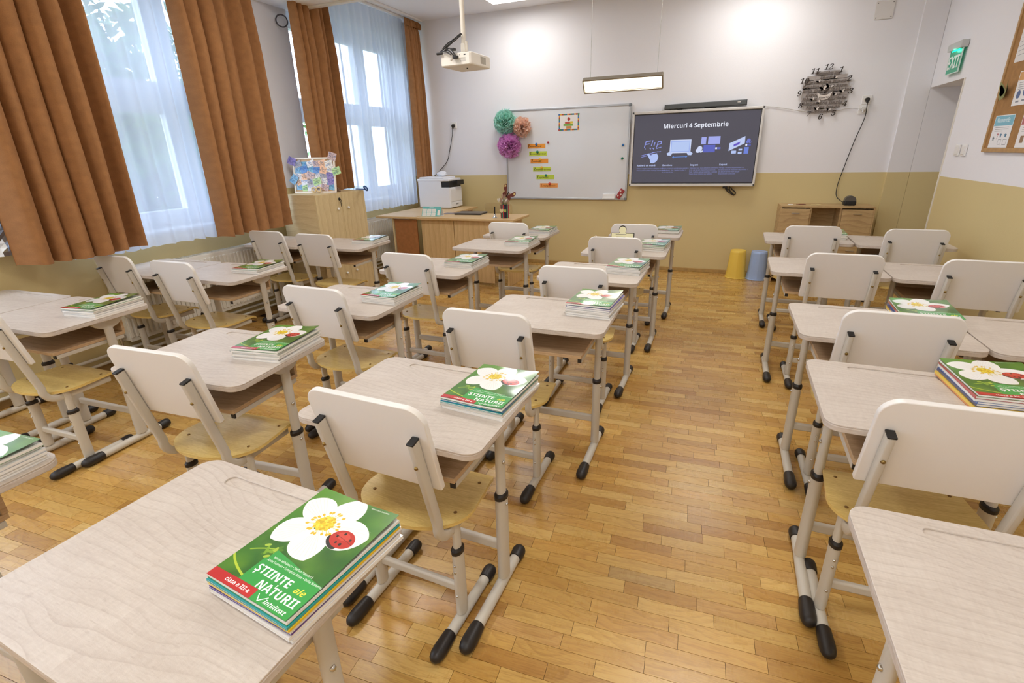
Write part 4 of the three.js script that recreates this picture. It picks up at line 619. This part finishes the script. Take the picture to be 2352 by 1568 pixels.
{ const tx = canvasTex(512, 320, (g, w, h) => { g.fillStyle = '#6fc0bd'; g.fillRect(0, 0, w, h); g.fillStyle = '#f3efe6'; for (let i = 0; i < 3; i++) for (let j = 0; j < 2; j++) g.fillRect(14 + i * 124, 78 + j * 118, 112, 106); g.fillRect(424, 110, 66, 170); g.fillStyle = '#8fb3b0'; g.font = '15px sans-serif'; for (let i = 0; i < 3; i++) for (let j = 0; j < 2; j++) for (let k = 0; k < 4; k++) g.fillRect(26 + i * 124, 104 + j * 118 + k * 18, 86, 3); g.fillStyle = '#e8f4f2'; g.fillRect(180, 24, 130, 6); g.fillRect(200, 40, 90, 6); });
  const t = thing('desk_calendar', 'turquoise tent calendar standing on the teacher desk', 'calendar', [-3.04, 0.7505, -5.14], rad(4));
  part('front_leaf', new THREE.BoxGeometry(0.235, 0.115, 0.002).rotateX(-0.45).translate(0, 0.052, 0.03), std('#ffffff', 0.6, { map: tx }), t); part('rear_leaf', box(0.235, 0.115, 0.002).rotateX(0.45).translate(0, 0.052, -0.022), M.paper, t); part('foot_leaf', box(0.235, 0.002, 0.1, 0, 0.002, 0.003), M.paper, t); }
{ const t = thing('laptop', 'closed dark grey laptop on the teacher desk', 'laptop', [-2.68, 0.7505, -5.40], rad(3)); part('base', rbox(0.33, 0.011, 0.22, 0.004, 0, 0.0055, 0), std('#3c3835', 0.5), t); part('lid', rbox(0.33, 0.008, 0.22, 0.0035, 0, 0.0152, 0), std('#6a645f', 0.4, { metalness: 0.3 }), t); }
solo('paper_sheet', 'dark printed paper lying beside the laptop on the teacher desk', 'paper', merge([box(0.14, 0.003, 0.1), box(0.12, 0.003, 0.1, 0.01, 0.003, 0.01).rotateY(0.15)]), std('#8a7f7c', 0.6), [-2.95, 0.7525, -5.38]);
{ const t = thing('hand_bell', 'small silver hand bell with a black handle on the teacher desk', 'bell', [-2.245, 0.7505, -5.1]); part('bell_cup', new THREE.LatheGeometry([[0.0, 0.042], [0.008, 0.042], [0.012, 0.03], [0.016, 0.014], [0.026, 0.002], [0.027, 0], [0.02, 0.0]].map(([r, y]) => new THREE.Vector2(r, y)), 24), M.chrome, t); part('handle', cyl(0.0085, 0.006, 0.075, 0, 0.08, 0, 14), M.black, t); }
{ const t = thing('pen_can', 'striped can with a wooden heart holding dried flowers on the teacher desk', 'can', [-2.135, 0.7505, -5.12]); const cs = ['#c03a40', '#33263a', '#2a2338', '#2f8a6c', '#c03a40', '#33263a', '#8a2f3a', '#2f8a6c'];
  part('liner', cyl(0.038, 0.038, 0.136, 0, 0.068, 0, 24), std('#2b2430', 0.6), t);
  for (let i = 0; i < 16; i++) { const a = (i / 16) * 6.283; part('stripe_stick', cyl(0.0082, 0.0082, 0.14, Math.sin(a) * 0.037, 0.07, Math.cos(a) * 0.037, 8), std(cs[i % 8], 0.5), t); }
  const h = new THREE.Shape(); h.moveTo(0, -0.02); h.bezierCurveTo(-0.035, 0.005, -0.018, 0.03, 0, 0.014); h.bezierCurveTo(0.018, 0.03, 0.035, 0.005, 0, -0.02); part('wooden_heart', extr(h, 0.003, 0, 6).scale(1.1, 1.1, 1).translate(-0.018, 0.078, 0.046), std('#e3cfa0', 0.7), t); part('paper_band', rbox(0.03, 0.03, 0.004, 0.001, 0.02, 0.08, 0.045), std('#a8b45a', 0.7), t); }
{ const R = rng(31), t = thing('dried_flowers', 'bunch of dried brown and white flowers in the striped can', 'flowers', [-2.135, 0.886, -5.12]), st = [], lf = [], bl = [];
  for (let i = 0; i < 16; i++) { const a = R() * 6.28, k = 0.02 + 0.05 * R(), h = 0.03 + 0.09 * R(), x = Math.cos(a) * k, z = Math.sin(a) * k * 0.6; st.push(tube([[x * 0.3, -0.06, z * 0.3], [x * 0.6, h * 0.4, z * 0.6], [x, h, z]], 0.0018, 6, 5));
    const q = new THREE.SphereGeometry(0.012 + 0.008 * R(), 7, 5).scale(0.6, 1.6, 0.6).rotateZ(-x * 10).translate(x, h, z); (i % 3 === 0 ? bl : lf).push(q); }
  part('stems', merge(st), std('#6a7a4e', 0.8), t); part('dry_leaves', merge(lf), std('#a98a76', 0.85), t); part('white_buds', merge(bl.map((g) => g.scale(1, 1, 1).translate(-0.03, -0.045, 0.03))), std('#ece5da', 0.85), t); }
{ const t = thing('paper_butterfly', 'brown and yellow paper butterfly tucked into the dried flowers', 'butterfly', [-2.095, 1.0, -5.12]); t.rotation.z = -0.62; t.rotation.y = -0.25;
  const w = new THREE.Shape(); w.moveTo(0, -0.03); w.quadraticCurveTo(0.03, 0.02, 0.058, 0.07); w.quadraticCurveTo(0.09, 0.085, 0.085, 0.04); w.quadraticCurveTo(0.075, 0.01, 0.045, 0.0); w.quadraticCurveTo(0.07, -0.03, 0.045, -0.06); w.quadraticCurveTo(0.01, -0.055, 0, -0.03);
  const br = std('#6e3429', 0.75, { side: THREE.DoubleSide }); const g = extr(w, 0.0015, 0, 8), g2 = extr(w, 0.0015, 0, 8).rotateY(Math.PI).translate(0, 0, 0.0015); part('wing', g, br, t); part('wing', g2, br, t);
  const sp = new THREE.Shape(); sp.moveTo(0.06, 0.06); sp.quadraticCurveTo(0.085, 0.075, 0.078, 0.04); sp.quadraticCurveTo(0.06, 0.03, 0.06, 0.06); part('wing_patch', extr(sp, 0.003, 0, 6).translate(0, 0, -0.0008), std('#e8cf8a', 0.75), t); part('wing_patch', extr(sp, 0.003, 0, 6).rotateY(Math.PI).translate(0, 0, 0.0022), std('#e8cf8a', 0.75), t); part('body', new THREE.SphereGeometry(0.006, 8, 6).scale(1, 6, 1).translate(0, -0.005, 0.002), std('#3a211b', 0.8), t); part('skewer', cyl(0.0015, 0.0015, 0.12, -0.02, -0.08, 0, 6).rotateZ(0.3), std('#c9a870', 0.8), t); }
{ // clear acrylic chair behind the teacher desk
  const t = thing('acrylic_chair', 'clear acrylic chair back showing behind the teacher desk', 'chair', [-2.46, 0, -5.85]), ac = phy('#f6f1e2', 0.08, { transmission: 0.92, thickness: 0, ior: 1.49 });
  part('backrest', extr(rshape(0.36, 0.4, 0.05, 0, 0.65), 0.006, 0.002, 8).translate(0, 0, 0.15), ac, t); part('seat', rbox(0.4, 0.012, 0.4, 0.005, 0, 0.45, -0.05), ac, t); for (const [x, z] of [[-0.17, 0.13], [0.17, 0.13], [-0.17, -0.23], [0.17, -0.23]]) part('leg', cyl(0.012, 0.01, 0.445, x, 0.2225, z, 12), ac, t); }
{ // cupboard by the window pier
  const t = thing('cupboard', 'pale wooden two-door cupboard between the two windows', 'cupboard', [-3.68, 0, -4.13]), W = 0.72, D = 0.4, H = 1.085;
  part('carcass', metres(merge([box(D, 0.018, W, 0, H - 0.009, 0), box(D, 0.05, W, 0, 0.025, 0), box(D, H - 0.018, 0.018, 0, (H - 0.018) / 2, W / 2 - 0.009), box(D, H - 0.018, 0.018, 0, (H - 0.018) / 2, -W / 2 + 0.009), box(0.008, H - 0.05, W - 0.03, -D / 2 + 0.01, H / 2, 0), box(D - 0.04, 0.018, W - 0.03, 0, 0.55, 0)]), 'z'), M.cabinet, t);
  for (const s of [1, -1]) { for (const [y0, y1, up] of [[0.4, H - 0.004, 1], [0.06, 0.397, 0]]) { const d = part('door', metres(rbox(0.018, y1 - y0, W / 2 - 0.003, 0.002, D / 2 + 0.009, (y0 + y1) / 2, s * (W / 4)), 'y'), M.cabinet, t); part('knob', new THREE.SphereGeometry(0.012, 12, 8).translate(D / 2 + 0.03, up ? 0.935 : 0.3, s * 0.075), M.plastic, d); if (up && s === 1) part('lock', merge([new THREE.CylinderGeometry(0.014, 0.014, 0.006, 16).rotateZ(Math.PI / 2).translate(D / 2 + 0.02, 1.025, 0.035)]), M.blackSoft, d); } } }
solo('key', 'small dark key hanging in the cupboard lock', 'key', merge([new THREE.TorusGeometry(0.01, 0.003, 6, 16).rotateY(Math.PI / 2).translate(0.006, -0.012, 0), box(0.004, 0.04, 0.006, 0.006, -0.045, 0), box(0.02, 0.004, 0.004, 0, 0, 0)]), std('#5b564c', 0.4, { metalness: 0.8 }), [-3.453, 1.02, -4.095]);
{ const R = rng(19), t = thing('photo_board', 'framed board covered with small drawn cards leaning on the cupboard', 'photo board', [-3.67, 1.0855, -4.02], rad(12)); t.rotation.x = -0.16; t.rotation.order = 'YXZ';
  const W = 0.44, H = 0.33; part('backing', box(W - 0.02, H - 0.02, 0.006, 0, H / 2, 0), std('#c9a883', 0.8), t);
  for (const [w, h, x, y] of [[W, 0.016, 0, 0.008], [W, 0.016, 0, H - 0.008], [0.016, H - 0.032, -W / 2 + 0.008, H / 2], [0.016, H - 0.032, W / 2 - 0.008, H / 2]]) part('frame_bar', rbox(w, h, 0.016, 0.003, x, y, 0.002), std('#efe4d4', 0.6), t);
  const tints = ['#f0ebe8', '#e2dee2', '#6f9ad4', '#8fbede', '#f6c8a4', '#bfe0a0', '#e6e6ec', '#9a8cc8', '#b4b2ba', '#f4efe6', '#84bcd8', '#d2b8b4'];
  const cardTex = [0, 1, 2, 3].map((q) => canvasTex(128, 96, (g, w, h) => { g.fillStyle = '#ffffff'; g.fillRect(0, 0, w, h); const r = rng(q + 60); g.strokeStyle = '#8a8a9a'; g.lineWidth = 3; for (let i = 0; i < 7; i++) { g.beginPath(); g.moveTo(r() * w, r() * h); g.quadraticCurveTo(r() * w, r() * h, r() * w, r() * h); g.stroke(); } g.fillStyle = '#b4c4e0'; for (let i = 0; i < 3; i++) g.fillRect(r() * 90, r() * 60, 20 + r() * 20, 12 + r() * 14); }));
  const cm = tints.map((c, i) => std(c, 0.7, { map: cardTex[i % 4] }));
  let k = 0; for (let j = 0; j < 5; j++) for (let i = 0; i < 6; i++) { const c = part('card', new THREE.BoxGeometry(0.07 + 0.02 * R(), 0.055 + 0.012 * R(), 0.0012).rotateZ((R() - 0.5) * 0.7).translate(-0.165 + i * 0.066 + (R() - 0.5) * 0.015, 0.055 + j * 0.054 + (R() - 0.5) * 0.012, 0.0045 + 0.0014 * (k % 5)), cm[Math.floor(R() * cm.length)], t); k++; }
  for (const [x, y, a] of [[-0.225, 0.3, -0.4], [0.2, 0.335, -0.3], [0.235, 0.2, 0.3], [-0.215, 0.13, 0.9]]) part('card', new THREE.BoxGeometry(0.085, 0.07, 0.0012).rotateZ(a).translate(x, y, 0.0135), cm[Math.floor(R() * cm.length)], t);
  part('gold_ornament', merge([new THREE.TorusGeometry(0.022, 0.006, 8, 20).translate(-0.01, 0.03, 0.02), new THREE.TorusGeometry(0.022, 0.006, 8, 20).translate(0.045, 0.032, 0.02)]), std('#e6c98e', 0.45), t); }
{ const t = thing('blue_hook_ruler', 'blue plastic pointer with a ring end lying on the cupboard', 'pointer', [-3.44, 1.09, -4.44], rad(-20)); part('shaft', rbox(0.16, 0.008, 0.026, 0.003, -0.03, 0.004, 0), std('#2f5b9c', 0.35), t); part('ring', new THREE.TorusGeometry(0.024, 0.008, 10, 20).rotateX(0.5).translate(0.066, 0.014, 0), std('#2f5b9c', 0.35), t); }
solo('snail_toy', 'tiny brown snail figure on the cupboard', 'figure', merge([new THREE.TorusGeometry(0.014, 0.008, 8, 16).translate(0, 0.02, 0), rbox(0.05, 0.008, 0.014, 0.003, 0.012, 0.004, 0)]), std('#9c7a62', 0.6), [-3.6, 1.0855, -4.25]);
solo('foil_roll', 'crinkled silver wrapping on the sill beside the wide brown curtain', 'wrapping', (() => { const g = new THREE.CylinderGeometry(0.07, 0.08, 0.34, 18, 14).toNonIndexed(); const p = g.attributes.position; for (let i = 0; i < p.count; i++) { const k = 0.8 + 0.4 * noise2(LB, 64, p.getX(i) * 50 + 20, p.getY(i) * 40 + p.getZ(i) * 50); p.setX(i, p.getX(i) * k); p.setZ(i, p.getZ(i) * k); } g.computeVertexNormals(); return g; })(), std('#c8ccd2', 0.25, { metalness: 0.8 }), [-3.93, 1.085, -1.62]);

// ================================================================== PROJECTOR
{ const t = thing('projector', 'white ceiling projector hung upside down on a pole', 'projector', [-1.795, 1.985, -3.66], rad(-4)), W = 0.25, D = 0.28;
  part('body', rbox(W, 0.082, D, 0.014, 0, 0.041, 0, 3), std('#efe9df', 0.4), t);
  const tx = canvasTex(256, 84, (g, w, h) => { g.fillStyle = '#efe9df'; g.fillRect(0, 0, w, h); g.fillStyle = '#3a3836'; g.fillRect(120, 14, 6, 14); g.fillRect(134, 14, 6, 14); g.fillRect(205, 10, 18, 10); g.fillRect(150, 12, 5, 5); g.fillRect(164, 12, 5, 5); g.fillRect(100, 16, 12, 12); g.fillStyle = '#c9c4bb'; g.fillRect(170, 34, 52, 14); g.fillRect(170, 52, 52, 14); });
  part('port_panel', new THREE.BoxGeometry(W - 0.03, 0.07, 0.003).translate(0, 0.042, D / 2 + 0.0005), std('#ffffff', 0.5, { map: tx }), t);
  part('button', new THREE.SphereGeometry(0.012, 12, 8).scale(1, 1, 0.4).translate(-0.035, 0.045, D / 2 + 0.002), std('#dcd6cb', 0.4), t);
  const sv = []; for (let i = 0; i < 7; i++) sv.push(box(0.003, 0.045, 0.006, W / 2 + 0.0005, 0.042, -0.06 + i * 0.011)); part('side_vent', merge(sv), std('#b9b3a8', 0.6), t);
  part('foot_screw', new THREE.SphereGeometry(0.006, 8, 6).translate(0.02, 0.0, 0.02), M.blackSoft, t);
  part('mount', merge([rbox(0.09, 0.01, 0.09, 0.003, 0, 0.088, 0.02), rbox(0.035, 0.07, 0.035, 0.006, 0, 0.12, 0.02), cyl(0.01, 0.01, 0.06, 0.02, 0.135, 0.02, 10)]), M.plasticWarm, t);
  part('pole', merge([cyl(0.0165, 0.0165, 0.5, 0, 0.40, 0.02, 20), cyl(0.0205, 0.0205, 0.43, 0, 0.785, 0.02, 20), cyl(0.022, 0.022, 0.01, 0, 0.575, 0.02, 20)]), std('#e4ddd0', 0.35), t);
  part('ceiling_rose', cyl(0.06, 0.06, 0.012, 0, 0.994, 0.02, 24), std('#e4ddd0', 0.35), t);
  const c = []; for (const [a, b] of [[0.0, 0.0], [0.012, 0.01], [-0.01, 0.014]]) c.push(tube([[0.0, 0.21, 0.04 + b], [-0.02 + a, 0.17, 0.09 + b], [-0.075 + a, 0.13 + b, 0.11], [-0.085 + a, 0.1, 0.14 + b], [-0.04 + a, 0.095 + a, 0.165], [0.005 + a * 2, 0.055 - a, 0.16 + b]], 0.0042));
  c.push(tube([[-0.01, 0.2, 0.04], [-0.06, 0.14, 0.12], [-0.1, 0.1, 0.155], [-0.125, 0.085, 0.15]], 0.0045), rbox(0.05, 0.016, 0.014, 0.005, -0.12, 0.084, 0.152), rbox(0.04, 0.018, 0.02, 0.005, 0.012, 0.05, 0.158), rbox(0.03, 0.016, 0.03, 0.004, -0.01, 0.1, 0.15));
  part('cables', merge(c), M.cord, t); }

// ================================================================== RIGHT WALL
const rx = XR - 0.001;
{ const t = thing('exit_sign', 'green illuminated EXIT sign with white letters above the doorway', 'sign', [rx, 1.95, -5.825], -Math.PI / 2);
  part('housing', rbox(0.3, 0.055, 0.05, 0.006, 0, 0.205, 0.026), std('#c9cbc9', 0.45), t);
  part('panel', box(0.255, 0.185, 0.006, 0.0, 0.09, 0.026), new THREE.MeshPhysicalMaterial({ color: '#12795c', roughness: 0.25, emissive: '#0c6b4f', emissiveIntensity: 0.35 }), t);
  part('rim', merge([box(0.262, 0.006, 0.008, 0, 0.0, 0.026), box(0.006, 0.185, 0.008, 0.13, 0.09, 0.026), box(0.006, 0.185, 0.008, -0.13, 0.09, 0.026)]), std('#d9efe8', 0.3), t);
  part('lettering', text('EXIT', 0.085, 0.002).scale(0.98, 1.15, 1).translate(0, 0.085, 0.0295), std('#f2f7f4', 0.5), t);
  const led = []; for (let i = 0; i < 6; i++) led.push(box(0.018, 0.008, 0.003, -0.08 + i * 0.03, 0.172, 0.031)); part('diode_row', merge(led), new THREE.MeshStandardMaterial({ color: '#0d5a43', emissive: '#19e8a8', emissiveIntensity: 1.6 }), t);
  const l = new THREE.PointLight(new THREE.Color(0.1, 0.9, 0.65), 0.003); l.position.set(0, 0.172, 0.05); t.add(l); }
for (const [z, n] of [[-5.318, 'nearer the doorway'], [-5.188, 'nearer the corkboard']]) { const t = thing('light_switch', 'white rocker light switch of the pair, ' + n, 'switch', [rx, 1.345, z], -Math.PI / 2, 'light switches'); part('plate', rbox(0.085, 0.085, 0.012, 0.005, 0, 0, 0.006), M.plastic, t); part('rocker', rbox(0.055, 0.06, 0.01, 0.003, 0, 0, 0.013).rotateX(0.06), M.plastic, t); }
{ const t = thing('corkboard', 'cork notice board with wooden frame on the right wall', 'notice board', [rx, 1.335, -4.05], -Math.PI / 2), W = 1.6, H = 1.0;
  part('cork_sheet', metres(box(W - 0.03, H - 0.03, 0.01, 0, H / 2, 0.008)), std('#b98a55', 0.9, { map: TX.suede, bumpMap: TX.plaster, bumpScale: 0.001 }), t);
  const wd = std('#c99d63', 0.5, { map: TX.suede }); for (const [w, h, x, y] of [[W, 0.026, 0, 0.013], [W, 0.026, 0, H - 0.013], [0.026, H - 0.052, -W / 2 + 0.013, H / 2], [0.026, H - 0.052, W / 2 - 0.013, H / 2]]) part('frame_bar', metres(rbox(w, h, 0.02, 0.004, x, y, 0.011)), wd, t); }
const sheet = (label, z0, z1, y0, y1, draw, cat = 'poster') => { const tx = canvasTex(384, Math.round(384 * (y1 - y0) / (z1 - z0)), draw); const m = solo('notice_sheet', label, cat, new THREE.BoxGeometry(z1 - z0, y1 - y0, 0.0012).rotateY(-Math.PI / 2), std('#ffffff', 0.5, { map: tx }), [rx - 0.0148, (y0 + y1) / 2, (z0 + z1) / 2], 'notices on the corkboard'); return m; };
const lines = (g, x, y, w, n, s) => { g.fillStyle = '#a9a9ad'; for (let i = 0; i < n; i++) g.fillRect(x, y + i * s, w * (i === n - 1 ? 0.6 : 1), 5); };
sheet('notice titled Numerele with blue heading band and star drawings on the corkboard', -4.775, -4.505, 1.365, 1.57, (g, w, h) => { g.fillStyle = '#f2f2f4'; g.fillRect(0, 0, w, h); g.fillStyle = '#7fbfd4'; g.fillRect(8, 8, w - 16, h * 0.3); g.fillStyle = '#e8f6fa'; g.font = 'italic bold 52px serif'; g.fillText('Numerele', 40, h * 0.22); lines(g, 50, h * 0.37, w - 110, 3, 16); const st = (x, y, r, c) => { g.fillStyle = c; g.beginPath(); for (let i = 0; i < 10; i++) { const a = i * 0.628 - 1.57, q = i % 2 ? r * 0.45 : r; g.lineTo(x + Math.cos(a) * q, y + Math.sin(a) * q); } g.fill(); }; st(70, h * 0.72, 26, '#6a7a80'); st(205, h * 0.62, 26, '#2f6f94'); st(300, h * 0.62, 26, '#2f6f94'); g.fillStyle = '#b0424a'; g.font = 'bold 70px serif'; g.fillText('7', 120, h * 0.74); g.strokeStyle = '#8a8a90'; g.lineWidth = 4; g.strokeRect(180, h * 0.75, 60, 44); g.strokeRect(280, h * 0.75, 66, 48); });
sheet('notice with an orange heading band and blue round badges on the corkboard', -4.61, -4.34, 1.62, 1.825, (g, w, h) => { g.fillStyle = '#f3f2f2'; g.fillRect(0, 0, w, h); g.fillStyle = '#d9a468'; g.fillRect(8, 8, w - 16, h * 0.24); lines(g, 40, h * 0.33, w - 80, 4, 18); g.fillStyle = '#5a6f9e'; for (const [x, y] of [[80, 0.68], [190, 0.62], [300, 0.68]]) { g.beginPath(); g.arc(x, h * y, 36, 0, 7); g.fill(); } g.fillStyle = '#8d8f98'; g.fillRect(60, h * 0.86, 60, 14); g.fillRect(170, h * 0.84, 60, 14); });
sheet('notice with a dusty red heading band on the corkboard', -4.40, -4.13, 1.365, 1.565, (g, w, h) => { g.fillStyle = '#f3f1f1'; g.fillRect(0, 0, w, h); g.fillStyle = '#b9656a'; g.fillRect(8, 8, w - 16, h * 0.3); lines(g, 50, h * 0.4, w - 110, 3, 16); g.fillStyle = '#9a7a5a'; g.fillRect(60, h * 0.65, 60, 60); g.fillRect(190, h * 0.62, 70, 70); });
sheet('white handwritten sheet curling on the upper corkboard', -4.75, -4.48, 1.89, 2.17, (g, w, h) => { g.fillStyle = '#ebe8e6'; g.fillRect(0, 0, w, h); g.strokeStyle = '#8f8d92'; g.lineWidth = 4; for (let i = 0; i < 9; i++) { g.beginPath(); g.moveTo(30, 40 + i * 38); g.quadraticCurveTo(w / 2, 20 + i * 38, w - 40, 44 + i * 38); g.stroke(); } });
{ const t = thing('paper_butterfly_ornament', 'green and black butterfly ornament on the corkboard', 'butterfly', [rx - 0.018, 1.72, -4.715], -Math.PI / 2), bw = new THREE.Shape(); bw.moveTo(0, -0.01); bw.quadraticCurveTo(0.02, 0.03, 0.055, 0.06); bw.quadraticCurveTo(0.07, 0.05, 0.05, 0.005); bw.quadraticCurveTo(0.055, -0.04, 0.03, -0.055); bw.quadraticCurveTo(0.008, -0.04, 0, -0.01);
  for (const s of [-1, 1]) { const g = extr(bw, 0.0015, 0, 6); const q = s > 0 ? g : g.rotateY(Math.PI); part('wing', q.rotateY(-s * 0.45).translate(0, 0, 0.004), std('#8f9160', 0.7), t); const p2 = extr(bw, 0.0015, 0, 6).scale(0.62, 0.62, 1).translate(0.012, 0.004, 0.0018); part('wing_patch', (s > 0 ? p2 : p2.scale(-1, 1, 1)).rotateY(-s * 0.45).translate(0, 0, 0.004), std('#ccd6a0', 0.7, { side: THREE.DoubleSide }), t); } part('body', new THREE.SphereGeometry(0.005, 8, 6).scale(1, 7, 1).translate(0, 0, 0.006), M.blackSoft, t); }

// ------------------------------------------------------------------ cards on the desk by the board
{ const d = deskAt.D1, t = thing('puzzle_card', 'cream puzzle-shaped name card standing on a desk behind a chair', 'card', [-0.63, DH + 0.0005, -3.74]); t.scale.setScalar(1.3); const s = new THREE.Shape(); s.moveTo(-0.066, 0); s.lineTo(-0.066, 0.04); s.absarc(-0.066, 0.055, 0.013, -1.57, 1.57, false); s.lineTo(-0.066, 0.098); s.lineTo(-0.02, 0.098); s.absarc(0, 0.118, 0.021, Math.PI * 1.2, -Math.PI * 0.2, true); s.lineTo(0.02, 0.098); s.lineTo(0.066, 0.098); s.lineTo(0.066, 0.07); s.absarc(0.066, 0.055, 0.013, 1.57, -1.57, true); s.lineTo(0.066, 0);
  part('outline', extr(s, 0.002, 0, 8), std('#34302b', 0.7), t); part('face', extr(s, 0.002, 0, 8).scale(0.93, 0.93, 1).translate(0, 0.004, 0.001), std('#efe9bd', 0.7), t); const ln = []; for (let i = 0; i < 5; i++) ln.push(box(0.06 - 0.01 * (i % 2), 0.003, 0.0006, -0.008, 0.09 - i * 0.014, 0.0034)); part('written_lines', merge(ln), std('#8a8570', 0.7), t); part('prop', box(0.03, 0.07, 0.0015).rotateX(0.5).translate(0, 0.032, -0.018), std('#efe9bd', 0.7), t); }
{ const t = thing('paper_bird', 'small folded white paper bird on a desk near the board', 'paper figure', [-0.80, DH + 0.0005, -3.82], 0.3); const b = new THREE.ConeGeometry(0.025, 0.06, 4).rotateZ(-1.2).translate(0.02, 0.045, 0); part('body', b.toNonIndexed(), M.paper, t); part('tail', rbox(0.055, 0.004, 0.012, 0.001).rotateZ(-0.8).translate(-0.03, 0.075, 0), std('#efd9d3', 0.7), t); part('wing', new THREE.ConeGeometry(0.018, 0.05, 3).translate(0.01, 0.03, 0.01).toNonIndexed(), M.paper, t); part('mark', box(0.01, 0.008, 0.002, 0.035, 0.06, 0.014), M.blackSoft, t); }

scene.traverse((o) => { if (o.isMesh) { o.castShadow = true; o.receiveShadow = true; } if (o.isPointLight) o.castShadow = true; });
renderer.render(scene, camera);
